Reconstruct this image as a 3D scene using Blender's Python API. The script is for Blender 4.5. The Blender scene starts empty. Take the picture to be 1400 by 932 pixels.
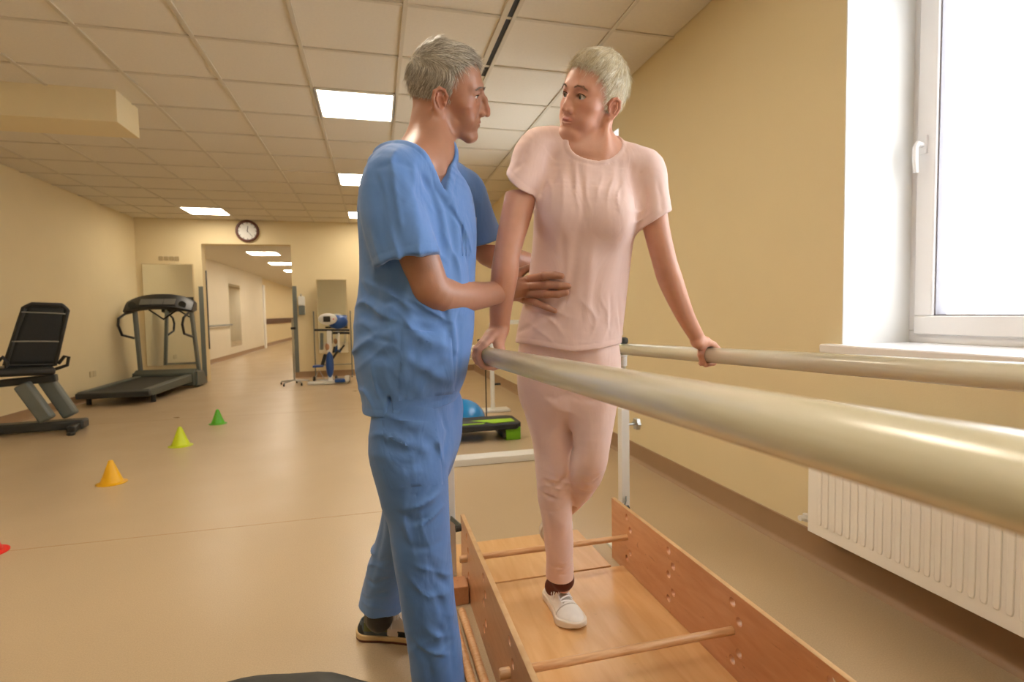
import bpy, bmesh, math, random
import numpy as np
from mathutils import Vector, Matrix, Euler
random.seed(7); np.random.seed(7)
SC = bpy.context.scene
COL = SC.collection
PI = math.pi

# ------------------------------------------------------------------ camera
FPX, YAW, PITCH, ROLL, CAMH = 730.8, .2495, .0529, -.0176, 1.0863
_cy, _sy, _cp, _sp = math.cos(YAW), math.sin(YAW), math.cos(PITCH), math.sin(PITCH)
FWD = Vector((_sy*_cp, _cy*_cp, -_sp)); RGT = Vector((_cy, -_sy, 0)); UPV = RGT.cross(FWD)
_cr, _sr = math.cos(ROLL), math.sin(ROLL)
CR = RGT*_cr + UPV*_sr; CU = -RGT*_sr + UPV*_cr
CPOS = Vector((0, 0, CAMH))
cam = bpy.data.cameras.new('camera'); camo = bpy.data.objects.new('camera', cam); COL.objects.link(camo)
M = Matrix((CR, CU, -FWD)).transposed().to_4x4(); M.translation = CPOS
camo.matrix_world = M
cam.sensor_fit = 'HORIZONTAL'; cam.sensor_width = 36; cam.lens = 36*FPX/1400
cam.clip_start = .02; cam.clip_end = 200
cam.dof.use_dof = True; cam.dof.focus_distance = 1.4; cam.dof.aperture_fstop = 4.5
SC.camera = camo

# ------------------------------------------------------------------ daylight and exposure
w = bpy.data.worlds.new('daylight'); SC.world = w; w.use_nodes = True
bg = w.node_tree.nodes['Background']; bg.inputs[0].default_value = (.93, .97, 1, 1); bg.inputs[1].default_value = 4.6
SC.view_settings.view_transform = 'Standard'; SC.view_settings.look = 'None'
SC.view_settings.exposure = 0.56; SC.view_settings.gamma = 1; SC.view_settings.use_curve_mapping = False
LAMP_W = 15.0                                    # emission of the ceiling panels
SC.cycles.max_bounces = 8; SC.cycles.diffuse_bounces = 5; SC.cycles.use_denoising = True
XL, XR, YB, YF, ZC = -3.775, 1.81, 10.07, -3.2, 2.74
WINS = [(-.15, 1.745, .935, 2.45), (3.75, 5.25, .935, 2.455), (-2.6, -1.3, .935, 2.45)]
def portal(n, y0, y1, z0, z1):
    l = bpy.data.lights.new('window_daylight', 'AREA'); l.shape = 'RECTANGLE'; l.size = y1-y0; l.size_y = z1-z0
    l.cycles.is_portal = True
    o = bpy.data.objects.new('window_daylight', l); COL.objects.link(o)
    o.location = (XR+.5, (y0+y1)/2, (z0+z1)/2)
    o.rotation_euler = (0, PI/2, 0)            # local -Z towards -X
    o.rotation_euler = Matrix(((0, 0, 1), (1, 0, 0), (0, 1, 0))).to_euler()
for k, wn in enumerate(WINS): portal(k, *wn)

# ------------------------------------------------------------------ helpers
def lin(h):
    if isinstance(h, str):
        h = h.lstrip('#'); c = [int(h[i:i+2], 16)/255 for i in (0, 2, 4)]
    else: c = list(h)
    return tuple((x/12.92 if x <= .04045 else ((x+.055)/1.055)**2.4) for x in c)
def mat(name, col, rough=.5, var=.06, scale=8, bump=0, bscale=60, metal=0, coat=0, spec=.5, stretch=None, sheen=0, emit=None, es=0, sss=0, dist=.002, crease=0):
    m = bpy.data.materials.new(name); m.use_nodes = True; nt = m.node_tree; N = nt.nodes; L = nt.links
    b = N['Principled BSDF']; c = lin(col)
    b.inputs['Roughness'].default_value = rough; b.inputs['Metallic'].default_value = metal
    b.inputs['Coat Weight'].default_value = coat; b.inputs['Specular IOR Level'].default_value = spec
    b.inputs['Sheen Weight'].default_value = sheen
    if sss:
        b.inputs['Subsurface Weight'].default_value = sss; b.inputs['Subsurface Radius'].default_value = (.012, .005, .003); b.inputs['Subsurface Scale'].default_value = 1
    tc = N.new('ShaderNodeTexCoord'); mp = N.new('ShaderNodeMapping'); L.new(tc.outputs['Object'], mp.inputs[0])
    if stretch: mp.inputs['Scale'].default_value = stretch
    nz = N.new('ShaderNodeTexNoise'); nz.inputs['Scale'].default_value = scale; nz.inputs['Detail'].default_value = 4
    L.new(mp.outputs[0], nz.inputs[0])
    mx = N.new('ShaderNodeMix'); mx.data_type = 'RGBA'
    mx.inputs[6].default_value = tuple(x*(1-var) for x in c)+(1,); mx.inputs[7].default_value = tuple(min(1, x*(1+var)) for x in c)+(1,)
    L.new(nz.outputs[0], mx.inputs[0]); L.new(mx.outputs[2], b.inputs['Base Color'])
    if bump:
        n2 = N.new('ShaderNodeTexNoise'); n2.inputs['Scale'].default_value = bscale; n2.inputs['Detail'].default_value = 3
        L.new(mp.outputs[0], n2.inputs[0])
        bp = N.new('ShaderNodeBump'); bp.inputs['Strength'].default_value = bump; bp.inputs['Distance'].default_value = dist
        L.new(n2.outputs[0], bp.inputs['Height']); L.new(bp.outputs[0], b.inputs['Normal'])
    if crease:                                            # broad shallow cloth rumples under the weave
        n3 = N.new('ShaderNodeTexNoise'); n3.inputs['Scale'].default_value = 11; n3.inputs['Detail'].default_value = 3; n3.inputs['Roughness'].default_value = .45; n3.inputs['Distortion'].default_value = 1.1
        m3 = N.new('ShaderNodeMapping'); m3.inputs['Scale'].default_value = (1, 1, .55); m3.inputs['Rotation'].default_value = (.5, .3, 0); L.new(tc.outputs['Object'], m3.inputs[0]); L.new(m3.outputs[0], n3.inputs[0])
        b3 = N.new('ShaderNodeBump'); b3.inputs['Strength'].default_value = crease; b3.inputs['Distance'].default_value = .012
        L.new(n3.outputs[0], b3.inputs['Height']); L.new(b3.outputs[0], b.inputs['Normal'])
        if bump: L.new(b3.outputs[0], bp.inputs['Normal']); L.new(bp.outputs[0], b.inputs['Normal'])
    if emit:
        b.inputs['Emission Color'].default_value = lin(emit)+(1,); b.inputs['Emission Strength'].default_value = es
    return m
class MB:
    def __init__(s): s.v = []; s.f = []
    def add(s, vs, fs):
        o = len(s.v); s.v += [tuple(v) for v in vs]; s.f += [tuple(i+o for i in f) for f in fs]; return s
    def box(s, x0, x1, y0, y1, z0, z1):
        return s.add([(x, y, z) for x in (x0, x1) for y in (y0, y1) for z in (z0, z1)],
                     [(0, 1, 3, 2), (4, 6, 7, 5), (0, 4, 5, 1), (2, 3, 7, 6), (0, 2, 6, 4), (1, 5, 7, 3)])
    def beam(s, a, b, wd, hg, up=(0, 0, 1)):            # rectangular bar from a to b
        a, b = Vector(a), Vector(b); t = (b-a).normalized(); u = Vector(up)
        r = t.cross(u)
        if r.length < 1e-4: r = t.cross(Vector((0, 1, 0)))
        r.normalize(); u = r.cross(t)
        vs = [p + r*(sx*wd/2) + u*(sz*hg/2) for p in (a, b) for sx, sz in ((-1, -1), (1, -1), (1, 1), (-1, 1))]
        return s.add(vs, [(0, 1, 2, 3), (7, 6, 5, 4), (0, 4, 5, 1), (1, 5, 6, 2), (2, 6, 7, 3), (3, 7, 4, 0)])
    def tube(s, pts, r, n=12, cap=True):
        pts = [Vector(p) for p in pts]; m = len(pts); rr = r if isinstance(r, (list, tuple)) else [r]*m
        t0 = (pts[1]-pts[0]).normalized(); u = t0.cross(Vector((0, 0, 1)))
        if u.length < 1e-3: u = t0.cross(Vector((0, 1, 0)))
        u.normalize(); vs = []; fs = []
        for k in range(m):
            t = (pts[min(k+1, m-1)]-pts[max(k-1, 0)]).normalized()
            u = (u - t*u.dot(t)).normalized(); v = t.cross(u)
            for i in range(n):
                a = 2*PI*i/n; vs.append(pts[k]+(u*math.cos(a)+v*math.sin(a))*rr[k])
        for k in range(m-1):
            for i in range(n):
                j = (i+1) % n; fs.append((k*n+i, k*n+j, (k+1)*n+j, (k+1)*n+i))
        if cap: fs += [tuple(range(n))[::-1], tuple(range((m-1)*n, m*n))]
        return s.add(vs, fs)
    def lathe(s, prof, c=(0, 0, 0), n=24, ax='z'):       # prof: (r, h) pairs
        vs = []; fs = []; m = len(prof)
        for r, h in prof:
            for i in range(n):
                a = 2*PI*i/n; x, y = r*math.cos(a), r*math.sin(a)
                p = {'z': (x, y, h), 'y': (x, h, y), 'x': (h, x, y)}[ax]
                vs.append((p[0]+c[0], p[1]+c[1], p[2]+c[2]))
        for k in range(m-1):
            for i in range(n):
                j = (i+1) % n; fs.append((k*n+i, k*n+j, (k+1)*n+j, (k+1)*n+i))
        fs += [tuple(range(n))[::-1], tuple(range((m-1)*n, m*n))]
        return s.add(vs, fs)
    def prism(s, poly, a, b, ax='y'):                     # polygon extruded from a to b along an axis
        n = len(poly); f3 = {'y': lambda p, h: (p[0], h, p[1]), 'x': lambda p, h: (h, p[0], p[1]), 'z': lambda p, h: (p[0], p[1], h)}[ax]
        vs = [f3(p, a) for p in poly]+[f3(p, b) for p in poly]
        return s.add(vs, [tuple(range(n)), tuple(range(n, 2*n))[::-1]]+[(i, (i+1) % n+0, (i+1) % n+n, i+n) for i in range(n)])
    def ball(s, c, r, n=16, sc=(1, 1, 1), half=False):
        k = n//2; prof = []
        for i in range(k+1):
            a = -PI/2+PI*i/k
            if half and a < 0: continue
            prof.append((max(1e-4, r*math.cos(a)), r*math.sin(a)))
        o = len(s.v); s.lathe(prof, (0, 0, 0), n)
        for i in range(o, len(s.v)):
            v = s.v[i]; s.v[i] = (c[0]+v[0]*sc[0], c[1]+v[1]*sc[1], c[2]+v[2]*sc[2])
        return s
    def build(s, name, m=None, parent=None, smooth=True, bevel=0, seg=2, angle=35):
        me = bpy.data.meshes.new(name); me.from_pydata(s.v, [], s.f)
        bm = bmesh.new(); bm.from_mesh(me); bmesh.ops.recalc_face_normals(bm, faces=bm.faces); bm.to_mesh(me); bm.free()
        if m: me.materials.append(m)
        o = bpy.data.objects.new(name, me); COL.objects.link(o)
        if parent: o.parent = parent
        if smooth: me.shade_smooth(); me.set_sharp_from_angle(angle=math.radians(angle))
        if bevel:
            b = o.modifiers.new('bevel', 'BEVEL'); b.width = bevel; b.segments = seg; b.limit_method = 'ANGLE'; b.angle_limit = math.radians(40)
            b.harden_normals = False
        return o
def tag(o, label=None, cat=None, group=None, kind=None):
    if label: o['label'] = label
    if cat: o['category'] = cat
    if group: o['group'] = group
    if kind: o['kind'] = kind
    return o
def empty(name, loc=(0, 0, 0), rz=0):
    o = bpy.data.objects.new(name, None); COL.objects.link(o); o.location = loc; o.rotation_euler = (0, 0, rz); o.empty_display_size = .1
    return o
def copy_tree(o, parent=None):
    c = o.copy(); COL.objects.link(c)
    if parent: c.parent = parent
    for ch in o.children: copy_tree(ch, c)
    return c
def ray(px, py): return FWD + CR*((px-700)/FPX) - CU*((py-466)/FPX)
def atY(px, py, y): d = ray(px, py); return CPOS + d*(y/d.y)
def atZ(px, py, z): d = ray(px, py); return CPOS + d*((z-CAMH)/d.z)
def atX(px, py, x): d = ray(px, py); return CPOS + d*(x/d.x)
def atD(px, py, D): return CPOS + ray(px, py)*D

# ------------------------------------------------------------------ materials
m_wall = mat('cream_wall_paint', '#e1d1a9', .75, .03, 3, .25, 180, dist=.0015)
m_wallw = mat('pale_corridor_paint', '#e2dac8', .75, .03, 3, .15, 160)
m_white = mat('white_reveal_paint', '#eeeeec', .55, .02, 4)
m_pvc = mat('white_window_plastic', '#eeecec', .25, .01, 6)
m_tile = mat('mineral_ceiling_tile', '#dbd3c2', .9, .05, 60, .6, 220, dist=.002)
m_rail = mat('painted_ceiling_rail', '#c9c0ac', .5, .02, 10)
m_dark = mat('black_slot', '#161412', .6, .05)
m_base = mat('tan_vinyl_skirting', '#9c7e5e', .45, .06, 12, .1)
m_black = mat('black_plastic', '#1b1c1c', .42, .15, 20, .1, 200)
m_char = mat('charcoal_plastic', '#363a3a', .45, .12, 20)
m_grey = mat('grey_green_metal', '#6e7470', .4, .08, 20)
m_steel = mat('brushed_steel', '#b9bab8', .3, .06, 30, metal=1)
m_whitem = mat('white_powder_coat', '#e4e4e0', .35, .03, 20)
m_mirror = mat('mirror_glass', '#e9ebe6', .02, 0, metal=1)
m_blue = mat('glossy_blue_rubber', '#0f7fc0', .25, .06, 10, coat=.3)
m_bluep = mat('blue_plastic', '#1d4f9c', .35, .08, 10)
m_lime = mat('lime_green_plastic', '#93c51a', .4, .05, 10)
m_green = mat('grass_green_plastic', '#69a814', .4, .05, 10)
m_radi = mat('white_radiator_enamel', '#f7f4ec', .3, .02, 6)
# floor: mottled sheet vinyl, slightly glossy
def floor_mat():
    m = mat('speckled_sheet_vinyl', '#baa484', .32, .05, 1.6, .06, 300, spec=.4)
    nt = m.node_tree; N = nt.nodes; L = nt.links; b = N['Principled BSDF']
    mx = [n for n in N if n.type == 'MIX'][0]; tc = [n for n in N if n.type == 'TEX_COORD'][0]
    n2 = N.new('ShaderNodeTexNoise'); n2.inputs['Scale'].default_value = 220; n2.inputs['Detail'].default_value = 2; L.new(tc.outputs['Object'], n2.inputs[0])
    cr = N.new('ShaderNodeMapRange'); cr.inputs[1].default_value = .35; cr.inputs[2].default_value = .65; cr.inputs[3].default_value = .93; cr.inputs[4].default_value = 1.05
    L.new(n2.outputs[0], cr.inputs[0])
    mm = N.new('ShaderNodeVectorMath'); mm.operation = 'SCALE'; L.new(mx.outputs[2], mm.inputs[0]); L.new(cr.outputs[0], mm.inputs['Scale']); L.new(mm.outputs[0], b.inputs['Base Color'])
    n3 = N.new('ShaderNodeTexNoise'); n3.inputs['Scale'].default_value = 2.2; n3.inputs['Detail'].default_value = 5; L.new(tc.outputs['Object'], n3.inputs[0])
    r = N.new('ShaderNodeMapRange'); r.inputs[3].default_value = .22; r.inputs[4].default_value = .42; L.new(n3.outputs[0], r.inputs[0]); L.new(r.outputs[0], b.inputs['Roughness'])
    return m
m_floor = floor_mat()
m_seam = mat('dark_floor_weld', '#b08f66', .4, .04)
def wood(name, c1, c2, rough=.4, sc=(1, 12, 12), scale=5, coat=.15, blotch=.0):
    m = bpy.data.materials.new(name); m.use_nodes = True; nt = m.node_tree; N = nt.nodes; L = nt.links; b = N['Principled BSDF']
    tc = N.new('ShaderNodeTexCoord'); mp = N.new('ShaderNodeMapping'); mp.inputs['Scale'].default_value = sc; L.new(tc.outputs['Object'], mp.inputs[0])
    nz = N.new('ShaderNodeTexNoise'); nz.inputs['Scale'].default_value = scale; nz.inputs['Detail'].default_value = 6; nz.inputs['Distortion'].default_value = .6; L.new(mp.outputs[0], nz.inputs[0])
    cr = N.new('ShaderNodeValToRGB'); e = cr.color_ramp.elements
    e[0].position = .3; e[0].color = lin(c1)+(1,); e[1].position = .7; e[1].color = lin(c2)+(1,)
    L.new(nz.outputs[0], cr.inputs[0]); src = cr.outputs[0]
    if blotch:                                            # sparse dark flecks like birch grain marks
        mp2 = N.new('ShaderNodeMapping'); mp2.inputs['Scale'].default_value = (sc[0], 8, 22); L.new(tc.outputs['Object'], mp2.inputs[0])
        n2 = N.new('ShaderNodeTexNoise'); n2.inputs['Scale'].default_value = 1.6; n2.inputs['Detail'].default_value = 5; n2.inputs['Roughness'].default_value = .7; n2.inputs['Distortion'].default_value = 1.2; L.new(mp2.outputs[0], n2.inputs[0])
        r = N.new('ShaderNodeMapRange'); r.inputs[1].default_value = .64; r.inputs[2].default_value = .74; r.inputs[3].default_value = 0; r.inputs[4].default_value = blotch; L.new(n2.outputs[0], r.inputs[0])
        mx = N.new('ShaderNodeMix'); mx.data_type = 'RGBA'; L.new(r.outputs[0], mx.inputs[0]); L.new(src, mx.inputs[6]); mx.inputs[7].default_value = lin('#6b3a20')+(1,); src = mx.outputs[2]
    L.new(src, b.inputs['Base Color']); b.inputs['Roughness'].default_value = rough; b.inputs['Coat Weight'].default_value = coat; b.inputs['Coat Roughness'].default_value = .2
    return m
m_ply = wood('varnished_birch_plywood', '#c48c62', '#d09b72', .36, (12, 2.2, 12), 3.5, .2, .6)
m_plyf = wood('varnished_plywood_board', '#d3a26a', '#e0b57f', .33, (12, 1.6, 12), 2.6, .4, .25)
m_edge = wood('pale_plywood_edge', '#d0a574', '#e2c090', .5, (3, 3, 120), 6, 0)
m_dowel = wood('varnished_beech_dowel', '#c79462', '#e2b98c', .35, (3, 30, 30), 4, .2)
m_bar = wood('cream_lacquered_bar', '#cdc8ae', '#dedac6', .22, (20, 1.2, 20), 3, .5)

# ------------------------------------------------------------------ room shell
def quadwall(ax, c, t, a0, a1, b0, b1, holes):           # slab with rectangular holes; ax = axis of its normal
    ua = sorted({a0, a1, *[h[0] for h in holes], *[h[1] for h in holes]}); ub = sorted({b0, b1, *[h[2] for h in holes], *[h[3] for h in holes]})
    mb = MB()
    for i in range(len(ua)-1):
        for j in range(len(ub)-1):
            ca, cb = (ua[i]+ua[i+1])/2, (ub[j]+ub[j+1])/2
            if any(h[0] < ca < h[1] and h[2] < cb < h[3] for h in holes): continue
            lo, hi = min(c, c+t), max(c, c+t)
            if ax == 'x': mb.box(lo, hi, ua[i], ua[i+1], ub[j], ub[j+1])
            else: mb.box(ua[i], ua[i+1], lo, hi, ub[j], ub[j+1])
    return mb
fl = MB().box(XL-.4, XR+.4, YF-.3, 34, -.1, 0).build('floor', m_floor, smooth=False); tag(fl, kind='structure')
for yy, x0, x1 in ((3.0, XL, .2), (6.45, XL, .9), (-1.0, XL, XR), (8.4, XL, 1.6)):
    s_ = MB().box(x0, x1, yy-.0035, yy+.0035, 0, .0006).build('weld_seam', m_seam, fl, smooth=False)
wr = quadwall('x', XR, .42, YF, YB, 0, ZC+.1, WINS).build('wall_right', m_wall, smooth=False); tag(wr, kind='structure')
wl = MB().box(XL-.2, XL, YF, 20.4, 0, ZC+.1).build('wall_left', m_wall, smooth=False); tag(wl, kind='structure')
DX0, DX1, DZ = -2.80, -1.395, 2.335
wb = quadwall('y', YB, .2, XL, XR, 0, ZC+.1, [(DX0, DX1, -1, DZ)]).build('wall_back', m_wall, smooth=False); tag(wb, kind='structure')
wf = MB().box(XL, XR, YF-.2, YF, 0, ZC+.1).build('wall_front', m_wall, smooth=False); tag(wf, kind='structure')
# corridor beyond the doorway
cw = MB().box(XL-.004, XL+.012, YB+.21, 20.2, 0, 2.5).build('wall_corridor_left', m_wallw, smooth=False); tag(cw, kind='structure')
c2 = MB().box(XL-.6, XL-.12, 20.4, 34, 0, 2.5).build('wall_corridor_far_left', m_wall, smooth=False); tag(c2, kind='structure')
c3 = MB().box(-1.25, -1.05, YB+.21, 34, 0, 2.5).build('wall_corridor_right', m_wallw, smooth=False); tag(c3, kind='structure')
c4 = MB().box(XL-.6, -1.05, 33.9, 34.1, 0, 2.5).build('wall_corridor_end', m_wall, smooth=False); tag(c4, kind='structure')
c5 = MB().box(XL-.6, -1.05, YB+.2, 34, 2.47, 2.6).build('ceiling_corridor', m_tile, smooth=False); tag(c5, kind='structure')
t_ = MB().box(XL-.05, XL+.05, 20.15, 20.42, 0, 2.2).build('trim_1', m_white, smooth=False); tag(t_, kind='structure')
# skirtings with a cove at the foot
def skirting(name, p0, p1, nrm, h=.11, mats=m_base):
    p0, p1, n = Vector(p0), Vector(p1), Vector(nrm)
    prof = [(0, 0), (.028, 0), (.024, .003), (.012, .010), (.006, .022), (.005, h-.004), (.0, h)]
    vs = [p + n*a + Vector((0, 0, b)) for p in (p0, p1) for a, b in prof]; k = len(prof)
    o = MB().add(vs, [tuple(range(k)), tuple(range(k, 2*k))[::-1]]+[(i, (i+1) % k, (i+1) % k+k, i+k) for i in range(k)]).build(name, mats)
    return tag(o, kind='structure')
skirting('baseboard_right', (XR, YF, 0), (XR, YB, 0), (-1, 0, 0), .125)
skirting('baseboard_left', (XL, YF, 0), (XL, YB, 0), (1, 0, 0))
skirting('baseboard_back', (XL, YB, 0), (DX0, YB, 0), (0, -1, 0))
skirting('baseboard_back_right', (DX1, YB, 0), (XR, YB, 0), (0, -1, 0))
skirting('baseboard_corridor', (XL+.012, YB+.21, 0), (XL+.012, 20.1, 0), (1, 0, 0))
skirting('baseboard_corridor_far', (XL-.12, 20.45, 0), (XL-.12, 33.8, 0), (1, 0, 0))

# ceiling: rails and lay-in tiles, slot diffuser, lights
X0, Y0, P = -1.5933, 3.594, .6
ce = MB().box(XL-.2, XR+.4, YF-.2, YB+.1, ZC+.03, ZC+.12).build('ceiling', m_rail, smooth=False); tag(ce, kind='structure')
cols = range(-4, 6); rows = range(-12, 11)
LIGHTS = [(2, 1), (2, 5), (-2, 9), (2, 9), (2, -3), (2, -7), (-1, -3)]  # negative rows: unseen panels added behind the camera for more room light
def tile_mesh(nm, x0, x1, y0, y1):
    g = .004
    return MB().box(x0+g, x1-g, y0+g, y1-g, -.001, .016)
tmesh = None
rail = MB()
for i in range(-3, 6):
    x = X0+P*i
    MB().box(x-.012, x+.012, YF, YB, ZC-.004, ZC+.03).build('ceiling_rail', m_rail, ce, smooth=False)
for j in range(-11, 11):
    y = Y0+P*j
    if YF < y < YB: MB().box(XL, XR, y-.011, y+.011, ZC-.003, ZC+.03).build('ceiling_rail', m_rail, ce, smooth=False)
SOF = (XL, -1.765, 4.53, 4.907)
for i in cols:
    for j in rows:
        if (i, j) in LIGHTS: continue
        x0, x1, y0, y1 = X0+P*i, X0+P*(i+1), Y0+P*j, Y0+P*(j+1)
        x0, x1, y0, y1 = max(x0, XL), min(x1, XR), max(y0, YF), min(y1, YB)
        if x1-x0 < .03 or y1-y0 < .03: continue
        full = abs(x1-x0-P) < 1e-6 and abs(y1-y0-P) < 1e-6
        if full:
            if tmesh is None:
                bm_ = MB().box(-.294, .294, -.294, .294, 0, .014); o = bm_.build('ceiling_tile', m_tile, ce, smooth=False); tmesh = o.data
            else: o = bpy.data.objects.new('ceiling_tile', tmesh); COL.objects.link(o); o.parent = ce
            o.location = ((x0+x1)/2, (y0+y1)/2, ZC+.004+random.uniform(0, .002))
        else:
            MB().box(x0+.006, x1-.006, y0+.006, y1-.006, ZC+.004, ZC+.018).build('ceiling_tile', m_tile, ce, smooth=False)
m_diff = mat('lamp_diffuser', '#ffffff', .5, 0, emit='#fff0da', es=LAMP_W)
LBL = {(2, 1): 'square ceiling light panel nearest the camera, above the man', (2, 5): 'square ceiling light panel second from the camera, left of the man\'s neck', (-2, 9): 'square ceiling light panel left of the wall clock', (2, -3): 'added ceiling light panel, unseen just behind the camera in line with the visible row', (2, -7): 'added ceiling light panel, unseen farthest behind the camera by the front wall', (-1, -3): 'added ceiling light panel, unseen behind the camera on the left', (2, 9): 'small far ceiling light panel by the man\'s back, right of the clock'}
for (i, j) in LIGHTS:
    r = empty('ceiling_light', (X0+P*(i+.5), Y0+P*(j+.5), ZC))
    tag(r, LBL.get((i, j), 'added square ceiling light panel, unseen behind the camera'), 'light', 'ceiling light panels')
    f = MB()
    for a, b, c, d in ((-.296, .296, -.296, -.272), (-.296, .296, .272, .296), (-.296, -.272, -.272, .272), (.272, .296, -.272, .272)): f.box(a, b, c, d, -.004, .02)
    f.build('frame', m_whitem, r, smooth=False)
    MB().box(-.272, .272, -.272, .272, .001, .018).build('diffuser', m_diff, r, smooth=False)
sl = empty('air_vent', (.775, 0, ZC)); tag(sl, 'long dark linear slot air vent in the ceiling between the two people', 'vent')
MB().box(-.045, -.012, 1.0, 3.75, -.006, .02).build('side_rail', m_rail, sl, smooth=False)
MB().box(.02, .032, 1.0, 3.75, -.006, .02).build('side_rail', m_rail, sl, smooth=False)
MB().box(-.012, .02, 1.0, 3.75, -.001, .02).build('slot', m_dark, sl, smooth=False)
for x in (-2.3,):
    for k, y in enumerate((12.65, 15.0, 17.4, 20, 22.6, 25.2, 28, 31)):  # last three are unseen lamps added to brighten the deep corridor
        r = empty('corridor_light', (x-.0*k, y, 2.47)); tag(r, 'square ceiling light panel in the corridor, number %d from the doorway' % (k+1), 'light', 'corridor ceiling lights')
        r['label'] = ['nearest corridor ceiling light beyond the doorway', 'second corridor ceiling light beyond the doorway', 'third corridor ceiling light beyond the doorway', 'fourth corridor ceiling light, deep in the corridor', 'fifth corridor ceiling light, out of sight beyond the doorway edge', 'sixth corridor ceiling light, added out of sight to brighten the corridor', 'seventh corridor ceiling light, added out of sight to brighten the corridor', 'farthest corridor ceiling light, added out of sight to brighten the corridor end'][k]
        MB().box(-.3, .3, -.3, .3, -.012, -.001).build('frame', m_whitem, r, smooth=False)
        MB().box(-.285, .285, -.285, .285, -.016, -.011).build('diffuser', m_diff, r, smooth=False)
so = MB().box(SOF[0], SOF[1], SOF[2], SOF[3], 2.515, ZC+.02).build('trim_2', m_wall, smooth=False, bevel=.004); tag(so, kind='structure')

# windows
def window(n, y0, y1, z0, z1):
    r = empty('window_%d' % n, (0, 0, 0)); tag(r, kind='structure')
    D = .335
    lin_ = MB()
    lin_.box(XR-.001, XR+D, y1-.004, y1+.001, z0, z1); lin_.box(XR-.001, XR+D, y0-.001, y0+.004, z0, z1); lin_.box(XR-.001, XR+D, y0, y1, z1-.004, z1+.001)
    lin_.build('reveal', m_white, r, smooth=False)
    MB().box(XR-.055, XR+D, y0-.05, y1+.06, z0-.035, z0+.002).build('window_sill', m_pvc, r, bevel=.006)
    x0, x1 = XR+D-.0, XR+D+.07
    f = MB(); fw = .05
    f.box(x0, x1, y0, y1, z0, z0+fw); f.box(x0, x1, y0, y1, z1-fw, z1); f.box(x0, x1, y0, y0+fw, z0+fw, z1-fw); f.box(x0, x1, y1-fw, y1, z0+fw, z1-fw)
    f.build('window_frame', m_pvc, r, bevel=.004)
    ym = (y0+y1)/2; MB().box(x0, x1, ym-.025, ym+.025, z0+fw, z1-fw).build('mullion', m_pvc, r, bevel=.004)
    for a, b, hy in ((y0+.035, ym-.01, 0), (ym+.01, y1-.035, 1)):
        s = MB(); sw = .075; xa, xb = x0-.018, x1-.012; c, d = z0+.035, z1-.035
        s.box(xa, xb, a, b, c, c+sw); s.box(xa, xb, a, b, d-sw, d); s.box(xa, xb, a, a+sw, c+sw, d-sw); s.box(xa, xb, b-sw, b, c+sw, d-sw)
        so_ = s.build('sash', m_pvc, r, bevel=.005)
        g = MB(); q = .006
        for (e0, e1, e2, e3) in ((a+sw, b-sw, c+sw, c+sw+q), (a+sw, b-sw, d-sw-q, d-sw), (a+sw, a+sw+q, c+sw, d-sw), (b-sw-q, b-sw, c+sw, d-sw)): g.box(xa+.012, xb-.01, e0, e1, e2, e3)
        g.build('gasket', m_gask, so_, smooth=False)
        MB().box(xa+.03, xa+.034, a+sw+.003, b-sw-.003, c+sw+.003, d-sw-.003).build('pane', m_glass, so_, smooth=False)
        hz = 1.72; yy = b-.03 if hy else a+.03
        h = MB(); h.box(xa-.008, xa, yy-.014, yy+.014, hz-.035, hz+.035)
        h.tube([(xa-.006, yy, hz+.0), (xa-.035, yy, hz+.004), (xa-.045, yy, hz-.012), (xa-.046, yy, hz-.06), (xa-.04, yy, hz-.11)], [.009, .010, .0105, .010, .009], 10)
        h.build('handle', m_pvc, so_, bevel=.0)
m_gask = mat('grey_window_gasket', '#8d8990', .5, .02)
m_glass = bpy.data.materials.new('window_glass'); m_glass.use_nodes = True
_b = m_glass.node_tree.nodes['Principled BSDF']; _b.inputs['Transmission Weight'].default_value = 1; _b.inputs['Roughness'].default_value = 0; _b.inputs['IOR'].default_value = 1.02; _b.inputs['Base Color'].default_value = (1, 1, 1, 1)
for k, wn in enumerate(WINS): window(k+1, *wn)
# outer masonry reveal beside each window, seen through the panes
m_ext = mat('pale_outer_render', '#e8ded4', .8, .04, 6, .2)
for (y0, y1, z0, z1) in WINS[:2]:
    o = MB().box(XR+.425, XR+.62, y1-.06, y1+.35, z0-.3, z1+.3).build('trim_3', m_ext, smooth=False); tag(o, kind='structure')
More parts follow.
